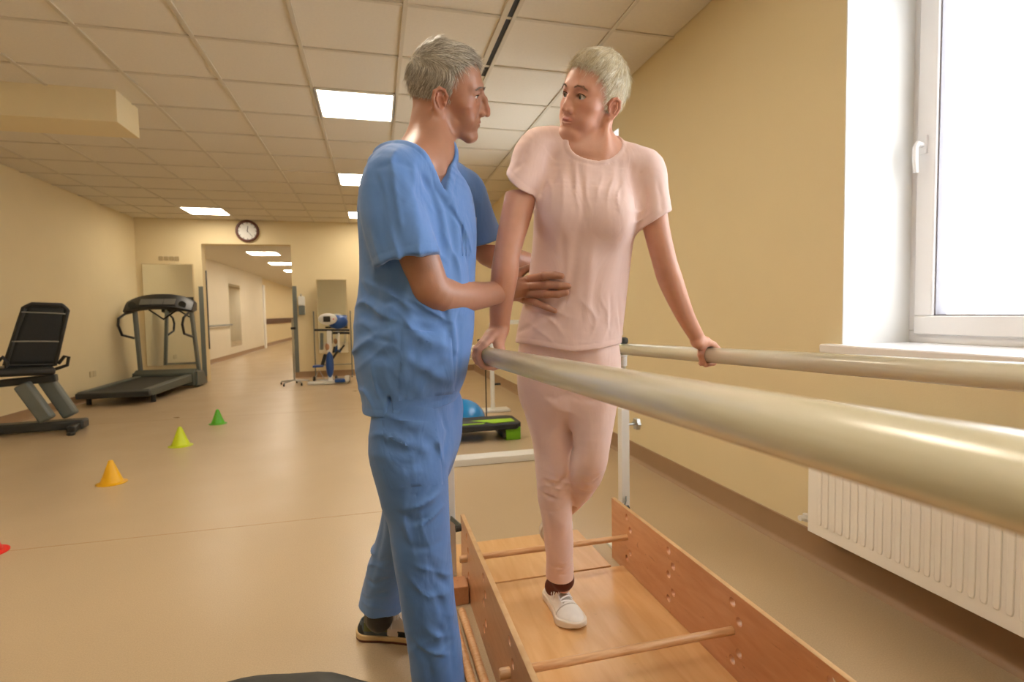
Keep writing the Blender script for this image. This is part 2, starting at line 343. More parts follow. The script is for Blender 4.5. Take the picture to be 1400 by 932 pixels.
# ================================================================== step training box between the parallel bars
def holed_panel(name, x, th, y0, y1, z0, z1, holes, parent, m, r=.0138):
    cu = bpy.data.curves.new('tmp', 'CURVE'); cu.dimensions = '2D'; cu.fill_mode = 'BOTH'; cu.extrude = th/2; cu.bevel_depth = .0012; cu.bevel_resolution = 1
    def spl(pts):
        s = cu.splines.new('POLY'); s.points.add(len(pts)-1)
        for q, p in zip(s.points, pts): q.co = (p[0], p[1], 0, 1)
        s.use_cyclic_u = True
    e = .0012
    spl([(y0+e, z0+e), (y1-e, z0+e), (y1-e, z1-e), (y0+e, z1-e)])
    for hy, hz in holes: spl([(hy+r*math.cos(a*PI/10), hz+r*math.sin(a*PI/10)) for a in range(20)])
    ob = bpy.data.objects.new('tmp', cu); COL.objects.link(ob)
    dg = bpy.context.evaluated_depsgraph_get(); me = bpy.data.meshes.new_from_object(ob.evaluated_get(dg))
    bpy.data.objects.remove(ob); bpy.data.curves.remove(cu)
    me.name = name
    for v in me.vertices: v.co = (x + v.co.z, v.co.x, v.co.y)
    me.flip_normals(); me.materials.clear(); me.materials.append(m[0]); me.materials.append(m[1])
    for p in me.polygons: p.material_index = 1 if abs(p.normal.x) < .5 and (p.center.z > z1-.004) else 0
    o = bpy.data.objects.new(name, me); COL.objects.link(o); o.parent = parent
    bm = bmesh.new(); bm.from_mesh(me); bmesh.ops.recalc_face_normals(bm, faces=bm.faces); bm.to_mesh(me); bm.free()
    return o
BX0, BX1, BT = .33, .98, .268
RODY = [(1.92, .155), (1.32, .15), (.62, .15), (-.1, .15)]
def cluster(yc, rodpos=True):                    # five-hole zigzag, the third takes a rod
    return [(yc-.0, .235), (yc-.030, .192), (yc+.0, .150), (yc-.030, .098), (yc+.0, .062)]
box = empty('step_training_box', (.655, .8, 0)); tag(box, 'low varnished plywood walking trough with drilled side panels under the woman', 'training box')
off = Vector((-.655, -.8, 0))
YC = [1.985, 1.66, 1.31, .96, .6, .24, -.12, -.48]
hl = [h for y in YC for h in cluster(y)]
def shift(o, d=off): o.location = d; return o
shift(holed_panel('side_panel', BX0-.009, .014, -.75, 2.13, .0, BT, hl, box, (m_ply, m_edge)))
shift(holed_panel('side_panel', BX1+.009, .014, -.75, 2.13, .0, BT, hl, box, (m_ply, m_edge)))
bd = shift(MB().box(BX0, BX1, -.75, 2.02, .004, .016).build('floor_board', m_plyf, box, bevel=.0015))
b2 = shift(MB().box(BX0-.06, BX1-.05, 2.028, 2.42, .002, .018).build('floor_board', m_plyf, box, bevel=.0015))
for zz, yy in ((.150, YC[0]), (.150, YC[2]), (.15, YC[5])):
    r_ = shift(MB().tube([(BX0-.040, yy, zz), (BX1+.022, yy, zz)], .0118, 16).build('rung', m_dowel, box))
    shift(MB().tube([(BX0-.046, yy, zz), (BX0-.042, yy, zz), (BX0-.018, yy, zz)], [.012, .0145, .0145], 12).build('end_knob', m_dowel, box))
# parallel bars
pb = empty('parallel_bars', (.67, 2.1, 0)); tag(pb, 'cream lacquered parallel walking bars on white height-adjustable posts', 'parallel bars')
def sh2(o): o.location = (-.67, -2.1, 0); return o
def barz(y, near): return (.968+(1.43-y)*.0257) if near else (.926+(1.92-y)*.0300)
for near, x in ((1, .30), (0, 1.04)):
    y1 = 2.17
    pts = [(x, y, barz(y, near)) for y in (-.9, y1-.006, y1)]
    b_ = sh2(MB().tube(pts, [.0245, .0245, .021], 40).build('handrail', m_bar, pb))
    sh2(MB().tube([(x, y1+.001, barz(y1, near)), (x, y1+.012, barz(y1, near)), (x, y1+.02, barz(y1, near))], [.019, .017, .010], 20).build('end_cap', m_char, pb))
    sh2(MB().lathe([(.006, .0), (.016, .004), (.019, .014), (.017, .026), (.008, .030)], (x, y1-.05, barz(y1, near)+.023), 16).build('top_knob', m_char, pb))
    px = x + (-.028 if near else .006)
    for yp in (2.135, -.55):
        zt = barz(yp, near)
        p = MB(); p.box(px-.019, px+.019, yp-.014, yp+.026, .0, .66); p = sh2(p.build('post', m_whitem, pb, bevel=.003))
        q = sh2(MB().tube([(px, yp+.006, .60), (px, yp+.006, zt-.05)], .0125, 16).build('inner_tube', m_steel, pb))
        s = MB(); s.tube([(px, yp+.006, zt-.075), (px, yp+.006, zt-.030)], .017, 16); s.box(px-.012 if near else px-.045, px+.045 if near else px+.012, yp-.012, yp+.022, zt-.034, zt-.026)
        sh2(s.build('bracket', m_whitem, pb, bevel=.002))
        k = MB(); dx = -1 if near else 1; xk = px+dx*.019
        k.tube([(xk, yp+.006, .585), (xk+dx*.040, yp+.006, .585)], .0055, 10)
        k2 = sh2(k.build('clamp_bolt', m_steel, pb))
        n = 12; rim = []
        for a in range(36):
            rr = .025+.0032*math.cos(a*6*2*PI/36); rim.append((yp+.006+rr*math.cos(2*PI*a/36), .585+rr*math.sin(2*PI*a/36)))
        km = MB().prism(rim, xk+dx*.036, xk+dx*.054, 'x').build('clamp_knob', m_steel, pb, bevel=.002); sh2(km)
        sh2(MB().box(px-.03, px+.03, yp-.0, yp+.16, 0, .012).build('foot_plate', m_whitem, pb, bevel=.002))
    # bolt that clamps the post to the side panel
    xb = BX0-.016 if near else BX1+.016
    c = MB(); c.beam((px+(-.0 if near else .0), 2.12, .262), (xb-(.012 if near else -.012), 2.06, .247), .004, .02); sh2(c.build('link_plate', m_grey, pb))
    kk = MB(); kk.tube([(xb-.010*(1 if near else -1), 2.06, .240), (xb-.032*(1 if near else -1), 2.06, .240)], [.012, .014], 10); sh2(kk.build('panel_knob', m_char, pb))
bm_ = MB().box(.2, 1.25, 3.72, 3.86, 0, .05).build('crossbeam', m_whitem, None, bevel=.004)
bm_.name = 'floor_beam'; tag(bm_, 'flat white beam lying on the floor in front of the aerobic step', 'beam')
# spare rods beside the trough
cc = {}
for k, (xa, ya, xb, yb, z) in enumerate([(.270, 1.86, .293, .25, .018), (.235, 1.80, .258, .2, .018), (.205, 1.55, .222, .1, .018)]):
    o = MB().tube([(xa, ya, z), (xb, yb, z)], .0135, 14).build('wooden_rod', m_dowel)
    tag(o, ['spare beech rod lying closest to the plywood side panel', 'spare beech rod lying in the middle beside the trough', 'spare beech rod lying nearest the man\'s trouser leg'][k], 'rod', 'spare wooden rods')
o = MB().box(.225, .308, 1.93, 2.015, .0, .07).build('wooden_block', m_ply, bevel=.003); tag(o, 'small wooden block standing behind the spare rods at the trough\'s far end', 'block')

# radiator under the window
ra = empty('radiator', (1.76, .8, 0)); tag(ra, 'white ribbed panel radiator under the large window', 'radiator')
RX0, RX1, RY0, RY1, RZ0, RZ1 = 1.705, 1.775, .0, 1.80, .165, .708
front = []; 
mb = MB(); n = 0
prof = [(RX0, RY0)]; pitch = .0333; y = RY0+.03
P_ = []
while y < RY1-.03:
    P_ += [(RX0, y), (RX0, y+.012), (RX0-.006, y+.016), (RX0-.006, y+.029)]; y += pitch
# fluted front: columns with rounded ends made as shallow grooves
mb.box(RX0, RX0+.012, RY0, RY1, RZ0, RZ1)
fr = mb.build('front_panel', m_radi, ra, bevel=.003); fr.location = (-1.76, -.8, 0)
y = RY0+.04; zc = (RZ0+RZ1)/2; hh = (RZ1-RZ0)/2
rib0 = MB().prism([(-.010, -hh+.058), (-.007, -hh+.046), (.007, -hh+.046), (.010, -hh+.058), (.010, hh-.058), (.007, hh-.046), (-.007, hh-.046), (-.010, hh-.058)], -.0045, .001, 'x').build('rib', m_radi, fr, bevel=.0025)
rib0.location = (RX0, y, zc)
while y+pitch < RY1-.035:
    y += pitch; rb = rib0.copy(); COL.objects.link(rb); rb.location = (RX0, y, zc)

o = MB().box(RX1-.012, RX1, RY0, RY1, RZ0, RZ1).build('rear_panel', m_radi, ra, bevel=.003); o.location = (-1.76, -.8, 0)
for ya in (RY1-.004, RY0): o = MB().box(RX0+.012, RX1-.012, ya, ya+.004, RZ0+.02, RZ1).build('side_cover', m_radi, ra, bevel=.001); o.location = (-1.76, -.8, 0)
mb = MB(); y = RY0+.01
while y < RY1-.01: mb.box(RX0+.012, RX1-.012, y, y+.007, RZ1-.004, RZ1); y += .018
o = mb.build('top_grille', m_radi, ra); o.location = (-1.76, -.8, 0); o['kind'] = 'stuff'
mb = MB(); mb.tube([(1.74, 1.80, .20), (1.74, 1.845, .20)], .009, 12); mb.tube([(1.74, 1.845, .215), (1.74, 1.845, .185)], [.013, .013], 12); mb.tube([(1.73, 1.845, .20), (1.708, 1.845, .20)], [.011, .012], 10); mb.tube([(1.74, 1.85, .2), (XR-.012, 1.85, .2)], .008, 10)
o = mb.build('valve', m_whitem, ra); o.location = (-1.76, -.8, 0)

# trampoline-like black disc in the foreground
dk = empty('fitness_trampoline', (-.275, .875, 0)); tag(dk, 'round black fitness trampoline cut off by the bottom edge of the photo', 'trampoline')
tr = (-.1, .72)
m_mat = mat('black_green_trampoline_skirt', '#1b1d18', .5, .2, 4, .3, 40)
mb = MB(); R_ = .38
prof = [(.24, .297), (.31, .300), (.355, .300), (.374, .294), (.381, .283), (.377, .255), (.35, .25)]
n = 72; vs = []; fs = []
for r, h in prof:
    for i in range(n):
        a = 2*PI*i/n; q = 1+.006*math.sin(a*9)+.004*math.sin(a*17+1); vs.append((r*q*math.cos(a), r*q*math.sin(a), h+.003*math.sin(a*12)*(r > .35)))
for k in range(len(prof)-1):
    for i in range(n): fs.append((k*n+i, k*n+(i+1) % n, (k+1)*n+(i+1) % n, (k+1)*n+i))
mb.add(vs, fs); mb.build('edge_pad', m_mat, dk)
MB().lathe([(.001, .292), (.25, .294), (.25, .290), (.001, .288)], n=48).build('jumping_mat', m_black, dk)
for k in range(6):
    a = k*PI/3+.3; MB().tube([(.34*math.cos(a), .34*math.sin(a), .262), (.34*math.cos(a), .34*math.sin(a), .012), (.34*math.cos(a), .34*math.sin(a), 0)], [.014, .014, .018], 10).build('leg', m_char, dk)

# cones
cone_m = {'y': mat('amber_plastic', '#e5ae12', .4, .04), 'l': mat('lemon_lime_plastic', '#c8d81c', .4, .04), 'g': mat('green_cone_plastic', '#57b028', .4, .04), 'r': mat('red_cone_plastic', '#d8231c', .4, .04)}
cones = [((153, 660), 'y', 'amber yellow training cone nearest on the open floor', .155, 0), ((247, 609), 'l', 'lemon-lime training cone in the middle of the row', .165, .04), ((298, 579), 'g', 'bright green training cone farthest in the row', .15, .02), ((-24, 757), 'r', 'red training cone cut off by the left edge of the photo', .17, 0)]
for (px, py), c, lb, h, dr in cones:
    p = atZ(px, py, 0); r = empty('training_cone', (p.x, p.y, 0)); tag(r, lb, 'cone', 'training cones on the floor')
    s = h/.155
    MB().lathe([(.0800*s, .006), (.066*s, .010), (.050*s, .05*s), (.014*s, .148*s), (.011*s, .153*s), (.006*s, .154*s), (.004*s, .140*s), (.045*s, .012), (.05*s, .004)], n=32).build('cone_body', cone_m[c], r)
    MB().lathe([(.07*s, .0), (.088*s, .0), (.088*s, .004), (.080*s, .007), (.07*s, .007)], n=32).build('base_rim', cone_m[c], r)
red = [o for o in COL.objects if o.name.startswith('training_cone')][-1]
red.rotation_euler = (0, math.radians(0), 0)

# aerobic step and balance dome
st = empty('aerobic_step', (.85, 4.5, 0)); tag(st, 'black aerobic step platform with lime stripes and green riser feet', 'aerobic step')
def sR(o): o.location = (-.85, -4.5, 0); return o
sx0, sx1, sy0, sy1 = .40, 1.19, 4.36, 4.74
m_stepb = mat('black_ribbed_step', '#23272b', .5, .15, 30, .4, 160)
pol = [(sx0+.05, sy0), (sx1-.05, sy0), (sx1, sy0+.05), (sx1, sy1-.05), (sx1-.05, sy1), (sx0+.05, sy1), (sx0, sy1-.05), (sx0, sy0+.05)]
sR(MB().prism(pol, .095, .150, 'z').build('platform', m_stepb, st, bevel=.012, seg=3))
top = MB()
for xa, xb in ((sx0+.06, sx0+.22), (sx1-.30, sx1-.05)):
    top.prism([(xa, sy0+.06), (xb-.02, sy0+.05), (xb, sy0+.10), (xb-.06, sy0+.17), (xa-.0, sy0+.14)] if xa < .6 else [(xa+.06, sy0+.05), (xb, sy0+.07), (xb, sy0+.2), (xa-.12, sy0+.2), (xa-.02, sy0+.12)], .150, .1535, 'z')
top.prism([(.60, sy0+.045), (.86, sy0+.045), (.88, sy0+.075), (.62, sy0+.08)], .150, .1535, 'z')
sR(top.build('grip_pad', m_lime, st))
sR(MB().prism([(sx0+.1, sy0+.09), (sx1-.2, sy0+.085), (sx1-.3, sy0+.2), (sx0+.1, sy0+.2)], .150, .1525, 'z').build('rubber_tread', m_char, st))
for xa in (sx0, sx1-.16):
    sR(MB().prism([(xa+.02, sy0+.02), (xa+.15, sy0+.02), (xa+.15, sy1-.02), (xa+.02, sy1-.02)], 0.0, .11, 'z').build('riser', m_green, st, bevel=.006))
    sR(MB().box(xa-.005 if xa > .6 else xa+.1, xa+.03 if xa > .6 else xa+.16, sy0+.03, sy1-.03, .02, .10).build('riser_clip', m_black, st, bevel=.004))
bo = empty('balance_dome', (.765, 5.02, 0)); tag(bo, 'glossy blue balance dome on a black base behind the aerobic step', 'balance ball')
prof = [(.001, .06)]+[(.235*math.cos(a), .06+.215*math.sin(a)) for a in [PI/2*k/14 for k in range(15)]]
prof = [(.235, .055)]+[(max(.002, .235*math.cos(PI/2*k/14)), .06+.215*math.sin(PI/2*k/14)) for k in range(15)]
MB().lathe(prof, n=48).build('dome', m_blue, bo)
MB().lathe([(.20, 0), (.245, .008), (.255, .03), (.252, .052), (.236, .06), (.2, .06)], n=48).build('base', m_black, bo)
# tall black pole stand and white post stand behind them
o = empty('pole_stand', (1.02, 5.2, 0)); tag(o, 'thin black pole with a hooked handle standing behind the blue dome', 'pole')
pp = atY(665, 563, 5.2); tp = atY(656, 466, 5.2); o.location = (pp.x, 5.2, 0)
zt = tp.z+.2
MB().tube([(0, 0, .0), (0, 0, tp.z-.10), (-.055, 0, tp.z)], .006, 8).build('pole', m_black, o)
MB().tube([(-.075, 0, tp.z+.005), (.04, 0, tp.z+.02)], .012, 10).build('handle', m_black, o)
MB().tube([(-.07, 0, tp.z), (-.05, 0, tp.z-.07), (.05, 0, tp.z-.06)], .005, 8).build('hook', m_grey, o)
MB().lathe([(.04, 0), (.04, .015), (.02, .03), (.008, .04)], n=16).build('foot', m_black, o)
o = empty('white_post_stand', (0, 0, 0)); pz = atZ(674, 562, 0); o.location = (pz.x, pz.y, 0); tag(o, 'white tubular post on a flat foot behind the black pole', 'post')
MB().tube([(0, 0, .01), (0, 0, .98)], .025, 16).build('post', m_whitem, o); MB().box(-.18, .18, -.09, .09, 0, .03).build('foot', m_whitem, o, bevel=.008)
MB().tube([(0, 0, .30), (.09, 0, .30)], [.012, .012], 10).build('peg', m_black, o); MB().beam((0, 0, .98), (.5, .2, .98), .05, .05).build('arm', m_whitem, o, bevel=.004)

# things on the back wall
def onback(px, py): return atY(px, py, YB)
ck = onback(338.5, 316); r = empty('wall_clock', (ck.x, YB, ck.z)); tag(r, 'round wall clock with a brown rim above the doorway', 'clock')
m_brown = mat('dark_brown_clock_rim', '#5a2c1a', .35, .08)
def tor(rc, rt, y, n=40, m=10):
    vs = []; fs = []
    for i in range(n):
        a = 2*PI*i/n
        for j in range(m):
            b = 2*PI*j/m; q = rc+rt*math.cos(b); vs.append((q*math.cos(a), y+rt*math.sin(b), q*math.sin(a)))
    for i in range(n):
        for j in range(m): fs.append((i*m+j, i*m+(j+1) % m, ((i+1) % n)*m+(j+1) % m, ((i+1) % n)*m+j))
    return MB().add(vs, fs)
tor(.168, .022, -.022).build('rim', m_brown, r)
MB().lathe([(.001, -.012), (.165, -.012), (.165, -.001), (.001, -.001)], n=40, ax='y').build('dial', m_whitem, r)
mk = MB()
for k in range(12):
    a = k*PI/6; mk.beam((.125*math.sin(a), -.014, .125*math.cos(a)), (.148*math.sin(a), -.014, .148*math.cos(a)), .003, .010, (math.cos(a), 0, -math.sin(a)))
mk.build('hour_marks', m_black, r, smooth=False)['kind'] = 'stuff'
def hand(a, l, w_, nm):
    MB().beam((-.02*math.sin(a), -.018, -.02*math.cos(a)), (l*math.sin(a), -.018, l*math.cos(a)), .003, w_, (math.cos(a), 0, -math.sin(a))).build(nm, m_black, r, smooth=False)
hand(math.radians(8), .085, .010, 'hour_hand'); hand(math.radians(140), .12, .006, 'minute_hand')
# mirrors
def mirror(name, lb, x0, x1, z0, z1, y, fr=.012):
    r = empty(name, ((x0+x1)/2, y, z0)); tag(r, lb, 'mirror'); X_, Z_ = (x1-x0)/2, z1-z0
    MB().box(-X_+fr, X_-fr, -.006, .006, fr, Z_-fr).build('glass', m_mirror, r, smooth=False)
    f = MB(); f.box(-X_, X_, -.009, .012, 0, fr); f.box(-X_, X_, -.009, .012, Z_-fr, Z_); f.box(-X_, -X_+fr, -.009, .012, fr, Z_-fr); f.box(X_-fr, X_, -.009, .012, fr, Z_-fr); f.build('frame', m_frame, r, smooth=False)
    return r
m_frame = mat('pale_wood_mirror_frame', '#cdbb92', .5, .05)
mirror('wall_mirror', 'large wall mirror behind the treadmill, left of the doorway', -3.69, -2.93, .30, 1.995, YB-.02)
r2 = mirror('standing_mirror', 'tall mirror behind the arm trainer, right of the doorway', -.985, -.47, .42, 1.73, YB-.12)
so_ = empty('mirror_stand', (-.74, YB-.09, 0)); so_.parent = r2; so_.location = (0.0, .02, -.42)
so_.name = 'tmp'; bpy.data.objects.remove(so_)
mb = MB()
for sx in (-.32, .30):
    mb.tube([(sx, .02, -.42), (sx, .02, .75)], .010, 8); mb.tube([(sx, -.16, -.41), (sx, .10, -.41)], .012, 8)
mb.tube([(-.32, .02, -.20), (.30, .02, -.20)], .008, 8)
mb.build('stand', m_grey, r2)
m_sockp = mat('beige_socket_plastic', '#b3a17c', .4)
# sockets above wall mirror and on the left wall
r = empty('wall_socket_strip', (-3.29, YB, 2.085)); tag(r, 'row of four small sockets above the wall mirror', 'socket')
for k in range(4): MB().box(-.15+k*.078, -.15+k*.078+.066, -.014, 0, -.034, .034).build('socket', m_sockp, r, bevel=.004)
r = empty('double_socket', (XL, 8.49, .35)); tag(r, 'double wall socket low on the left wall between bike and treadmill', 'socket')
for k in range(2): MB().box(0, .012, -.085+k*.085, -.005+k*.085, -.04, .04).build('socket', m_frame, r, bevel=.004)
# soap dispenser
p = onback(413, 418); r = empty('soap_dispenser', (p.x, YB, p.z)); tag(r, 'white and grey wall-mounted soap dispenser right of the doorway', 'dispenser')
MB().box(-.055, .055, -.10, 0, .0, .17).build('cover', m_whitem, r, bevel=.02, seg=3); MB().box(-.05, .05, -.085, 0, -.16, .0).build('bottle', m_grey, r, bevel=.012); MB().tube([(0, -.09, .17), (0, -.12, .20)], .012, 8).build('lever', m_steel, r)
# corner guards at the doorway, corridor things
for k, (x, nm) in enumerate(((DX0-.035, 'left'), (DX1+.035, 'right'))):
    o = MB().box(x-.035, x+.035, YB-.006, YB, .10 if k == 0 else .1, 1.62).build('corner_guard', m_grey, smooth=False); tag(o, 'grey corner guard strip on the %s side of the doorway' % nm, 'corner guard')
o = MB().box(DX0-.0, DX0+.012, YB+.16, YB+.20, .55, 1.9).build('door_track', m_char, smooth=False); tag(o, 'dark vertical strip inside the left door jamb', 'strip')
xw = XL+.012
r = empty('corridor_mirror', (xw, 16.3, .3)); tag(r, 'tall mirror on the left corridor wall seen through the doorway', 'mirror')
MB().box(0, .01, -.6, .6, 0, 1.7).build('glass', m_mirror, r, smooth=False)
o = MB(); o.tube([(xw+.07, 12.5, .9), (xw+.07, 15.65, .9)], .02, 8); o.tube([(xw, 13.6, .9), (xw+.07, 13.6, .9)], .01, 6); o.tube([(xw, 15, .9), (xw+.07, 15, .9)], .01, 6); o = o.build('corridor_handrail', m_grey); tag(o, 'grey handrail along the left corridor wall', 'handrail')
o = MB().box(XL-.12, XL-.08, 20.6, 33.5, .82, 1.02).build('wall_bumper', mat('brown_bumper', '#5b3524', .4)); tag(o, 'dark brown bumper rail at the far end of the corridor', 'bumper rail')
# drip stand by the doorway
p = atZ(403, 526, 0); r = empty('drip_stand', (p.x, p.y, 0)); tag(r, 'slim steel pole stand on a castor base right of the doorway', 'stand')
MB().tube([(0, 0, .07), (0, 0, 1.05)], .014, 10).build('pole', m_steel, r)
for k in range(5):
    a = k*2*PI/5+.3; l_ = MB().tube([(0, 0, .08), (.22*math.cos(a), .22*math.sin(a), .055)], .011, 8).build('leg', m_steel, r)
    MB().lathe([(.02, -.01), (.024, 0), (.02, .01)], (.22*math.cos(a), .22*math.sin(a), .025), 12, 'x').build('castor', m_black, r)
MB().tube([(-.02, 0, .9), (.05, -.02, .9)], .02, 8).build('clamp', m_black, r)
# ================================================================== treadmill, bike, arm trainer
# treadmill (local: x across, y along the belt towards the console, z up)
tm = empty('treadmill', (-3.20, 8.75, 0), math.radians(-2)); tag(tm, 'dark green-grey treadmill beside the left wall in front of the wall mirror', 'treadmill')
m_tm = mat('green_grey_treadmill_paint', '#4c5450', .4, .1, 10); m_belt = mat('black_running_belt', '#202222', .6, .15, 60, .3, 200)
MB().prism([(-.95, .12), (-.98, .15), (-.95, .19), (.55, .22), (.55, .10), (-.85, .09)], -.40, -.30, 'x').build('side_rail', m_tm, tm, bevel=.01)
MB().prism([(-.95, .12), (-.98, .15), (-.95, .19), (.55, .22), (.55, .10), (-.85, .09)], .30, .40, 'x').build('side_rail', m_tm, tm, bevel=.01)
MB().prism([(-.96, .11), (-.97, .17), (.55, .205), (.55, .12)], -.30, .30, 'x').build('running_belt', m_belt, tm, bevel=.004)
MB().prism([(-1.02, .10), (-1.03, .17), (-.96, .19), (-.94, .10)], -.41, .41, 'x').build('rear_cover', m_char, tm, bevel=.012)
MB().prism([(.50, .04), (.50, .24), (.62, .30), (.92, .24), (1.0, .06)], -.43, .43, 'x').build('motor_hood', m_tm, tm, bevel=.02, seg=3)
for sx in (-.37, .37): MB().tube([(sx, -.8, .10), (sx, -.8, 0)], .03, 12).build('foot', m_black, tm); MB().tube([(sx-.03, .8, .04), (sx+.03, .8, .04)], .04, 14).build('wheel', m_black, tm)
for sx in (-.42, .42):
    MB().beam((sx, .80, .05), (sx*.93, .62, 1.27), .045, .09, (0, 1, 0)).build('upright', m_grey, tm, bevel=.012)
    MB().prism([(.55, .03), (.58, .26), (.86, .24), (1.02, .05), (1.0, .02)], sx-.035, sx+.035, 'x').build('upright_shroud', m_tm, tm, bevel=.01)
    hs = 1 if sx > 0 else -1
    MB().tube([(sx*.95, .60, 1.20), (sx*1.02, .40, 1.17), (sx*1.02, .20, 1.10), (sx*1.0, .16, 1.0), (sx*.98, .24, .86), (sx*.97, .58, .80)], .018, 10).build('handrail', m_black, tm)
cs = MB().prism([(.44, 1.12), (.38, 1.16), (.52, 1.33), (.60, 1.36), (.70, 1.30), (.66, 1.16)], -.45, .45, 'x')
n_ = len(cs.v); cs = MB()
vs = []; prof = [(.46, 1.12), (.38, 1.16), (.50, 1.30), (.58, 1.36), (.70, 1.32), (.68, 1.16)]
K = 15
for i in range(K):
    t = -1+2*i/(K-1); x = .47*t; dz = -.08*abs(t)**2.2; sc_ = 1-.25*abs(t)**4
    for (a, b) in prof: vs.append((x, .55+(a-.55)*sc_, 1.33+(b-1.22)*sc_+dz))
fs = [tuple(range(6))[::-1], tuple(range((K-1)*6, K*6))]
for i in range(K-1):
    for j in range(6): fs.append((i*6+j, i*6+(j+1) % 6, (i+1)*6+(j+1) % 6, (i+1)*6+j))
MB().add(vs, fs).build('console', m_black, tm, bevel=.008, angle=50)
m_scr = mat('dim_grey_display', '#5f605c', .3, .15, 30)
dsp = MB()
for a, b in ((-.24, -.10), (-.09, .07), (.08, .24)): dsp.add([(a, .405, 1.195), (b, .405, 1.195), (b, .475, 1.28), (a, .475, 1.28), (a, .415, 1.19), (b, .415, 1.19), (b, .485, 1.275), (a, .485, 1.275)], [(0, 1, 2, 3), (4, 7, 6, 5), (0, 4, 5, 1), (1, 5, 6, 2), (2, 6, 7, 3), (3, 7, 4, 0)])
dsp.v = [(a, b, c+.11) for a, b, c in dsp.v]; dsp.build('display', m_scr, tm, smooth=False)
for sx in (-.34, .34): MB().lathe([(.001, -.004), (.05, -.004), (.055, 0), (.05, .01)], (sx, .42, 1.30), 20, 'y').build('cup_holder', m_char, tm)
MB().tube([(-.2, .64, 1.23), (0, .62, 1.08), (.2, .64, 1.23)], .014, 8).build('heart_rate_grip', m_black, tm)

# recumbent bike: backrest towards the right, pedals beyond the left frame edge
bk = empty('recumbent_bike', (-3.15, 6.1, 0), math.radians(0)); tag(bk, 'recumbent exercise bike with a black mesh backrest at the left edge', 'exercise bike')
YBK = 6.1
def bp(px, py, dy=0): v = atY(px, py, YBK+dy); return Vector((v.x+3.15, dy, v.z))
m_mesh = mat('black_seat_mesh', '#1e1f1d', .75, .35, 26, .6, 120)
# backrest frame (rounded trapezoid) and mesh sheet, seen at three-quarter view
c = [bp(7, 500, -.10), bp(33, 421, -.02), bp(44, 416, 0), bp(84, 417, .14), bp(92, 424, .16), bp(75, 498, .12)]
loop = []
cc_ = c+[c[0]]
def bez(a, b, n): return [a.lerp(b, i/n) for i in range(n)]
for i in range(6): loop += bez(cc_[i], cc_[i+1], 6)
loop.append(loop[0].copy())
MB().tube(loop, .022, 8).build('backrest_frame', m_black, bk)
q = [c[0], c[1], c[3], c[5]]; sh = []
NN = 12; vs = []; fs = []
for i in range(NN+1):
    for j in range(NN+1):
        u, v = i/NN, j/NN; p = c[0].lerp(c[1].lerp(c[2], .5), v).lerp(c[5].lerp(c[4].lerp(c[3], .5), v), u)
        p = p + Vector((-.05, -.03, 0))*(-math.sin(u*PI))*.8; vs.append(p)
for i in range(NN):
    for j in range(NN): fs.append((i*(NN+1)+j, (i+1)*(NN+1)+j, (i+1)*(NN+1)+j+1, i*(NN+1)+j+1))
o = MB().add(vs, fs).build('backrest_mesh', m_mesh, bk); sm = o.modifiers.new('thickness', 'SOLIDIFY'); sm.thickness = .012
m_pipe = mat('grey_seat_piping', '#8d8a80', .6, .1)
for v0 in (.42, .93):
    MB().tube([c[0].lerp(c[1], v0).lerp(c[5].lerp(c[4], v0), u/8)+Vector((.04*math.sin(u/8*PI), -.02+.02*math.sin(u/8*PI), 0)) for u in range(9)], .007, 6).build('piping', m_pipe, bk)
MB().beam(bp(-12, 508, -.12), bp(74, 505, .10), .42, .08).build('seat_cushion', m_black, bk, bevel=.03, seg=3)
MB().beam(bp(0, 524, 0), bp(78, 516, .1), .10, .07).build('seat_rail', m_char, bk, bevel=.01)
for (a, b) in ((bp(30, 525, -.05), bp(66, 574, -.05)), (bp(62, 517, .12), bp(98, 568, .12))): MB().beam(a, b, .09, .13).build('strut', m_grey, bk, bevel=.02)
a_, b_ = bp(-70, 600, 0), bp(118, 575, .1); a_.z = b_.z = .06
MB().beam(a_, b_, .16, .09).build('base_frame', m_char, bk, bevel=.02)
a_, b_ = bp(95, 560, -.2), bp(112, 560, .3); a_.z = b_.z = .05
MB().beam(a_, b_, .07, .06).build('stabilizer', m_black, bk, bevel=.01)
for e in (a_, b_): MB().lathe([(.03, 0), (.035, .015), (.03, .03)], (e.x, e.y, 0), 12).build('foot', m_black, bk)
MB().tube([bp(80, 497, .05), bp(88, 487, .05), bp(94, 488, .05), bp(92, 499, .05), bp(74, 505, .05)], .016, 8).build('side_handle', m_black, bk)
MB().tube([bp(-6, 497, -.2), bp(4, 488, -.2), bp(10, 496, -.2), bp(8, 508, -.2), bp(-10, 512, -.2)], .016, 8).build('side_handle', m_black, bk)
# pedal housing outside the frame, so the machine is whole
a_ = bp(-70, 560, 0); MB().box(a_.x-.35, a_.x+.12, -.09, .09, .03, .62).build('drive_housing', m_char, bk, bevel=.05, seg=3)
MB().beam((a_.x-.1, 0, .6), (a_.x+.0, 0, 1.12), .05, .05, (0, 1, 0)).build('mast', m_grey, bk); MB().box(a_.x-.1, a_.x+.02, -.18, .18, 1.08, 1.32).build('console', m_black, bk, bevel=.03)
for s_ in (-1, 1): MB().tube([(a_.x-.1, s_*.09, .32), (a_.x-.1, s_*.13, .32), (a_.x-.1+s_*.12, s_*.14, .22), (a_.x-.1+s_*.12, s_*.22, .22)], .014, 8).build('pedal_crank', m_steel, bk)

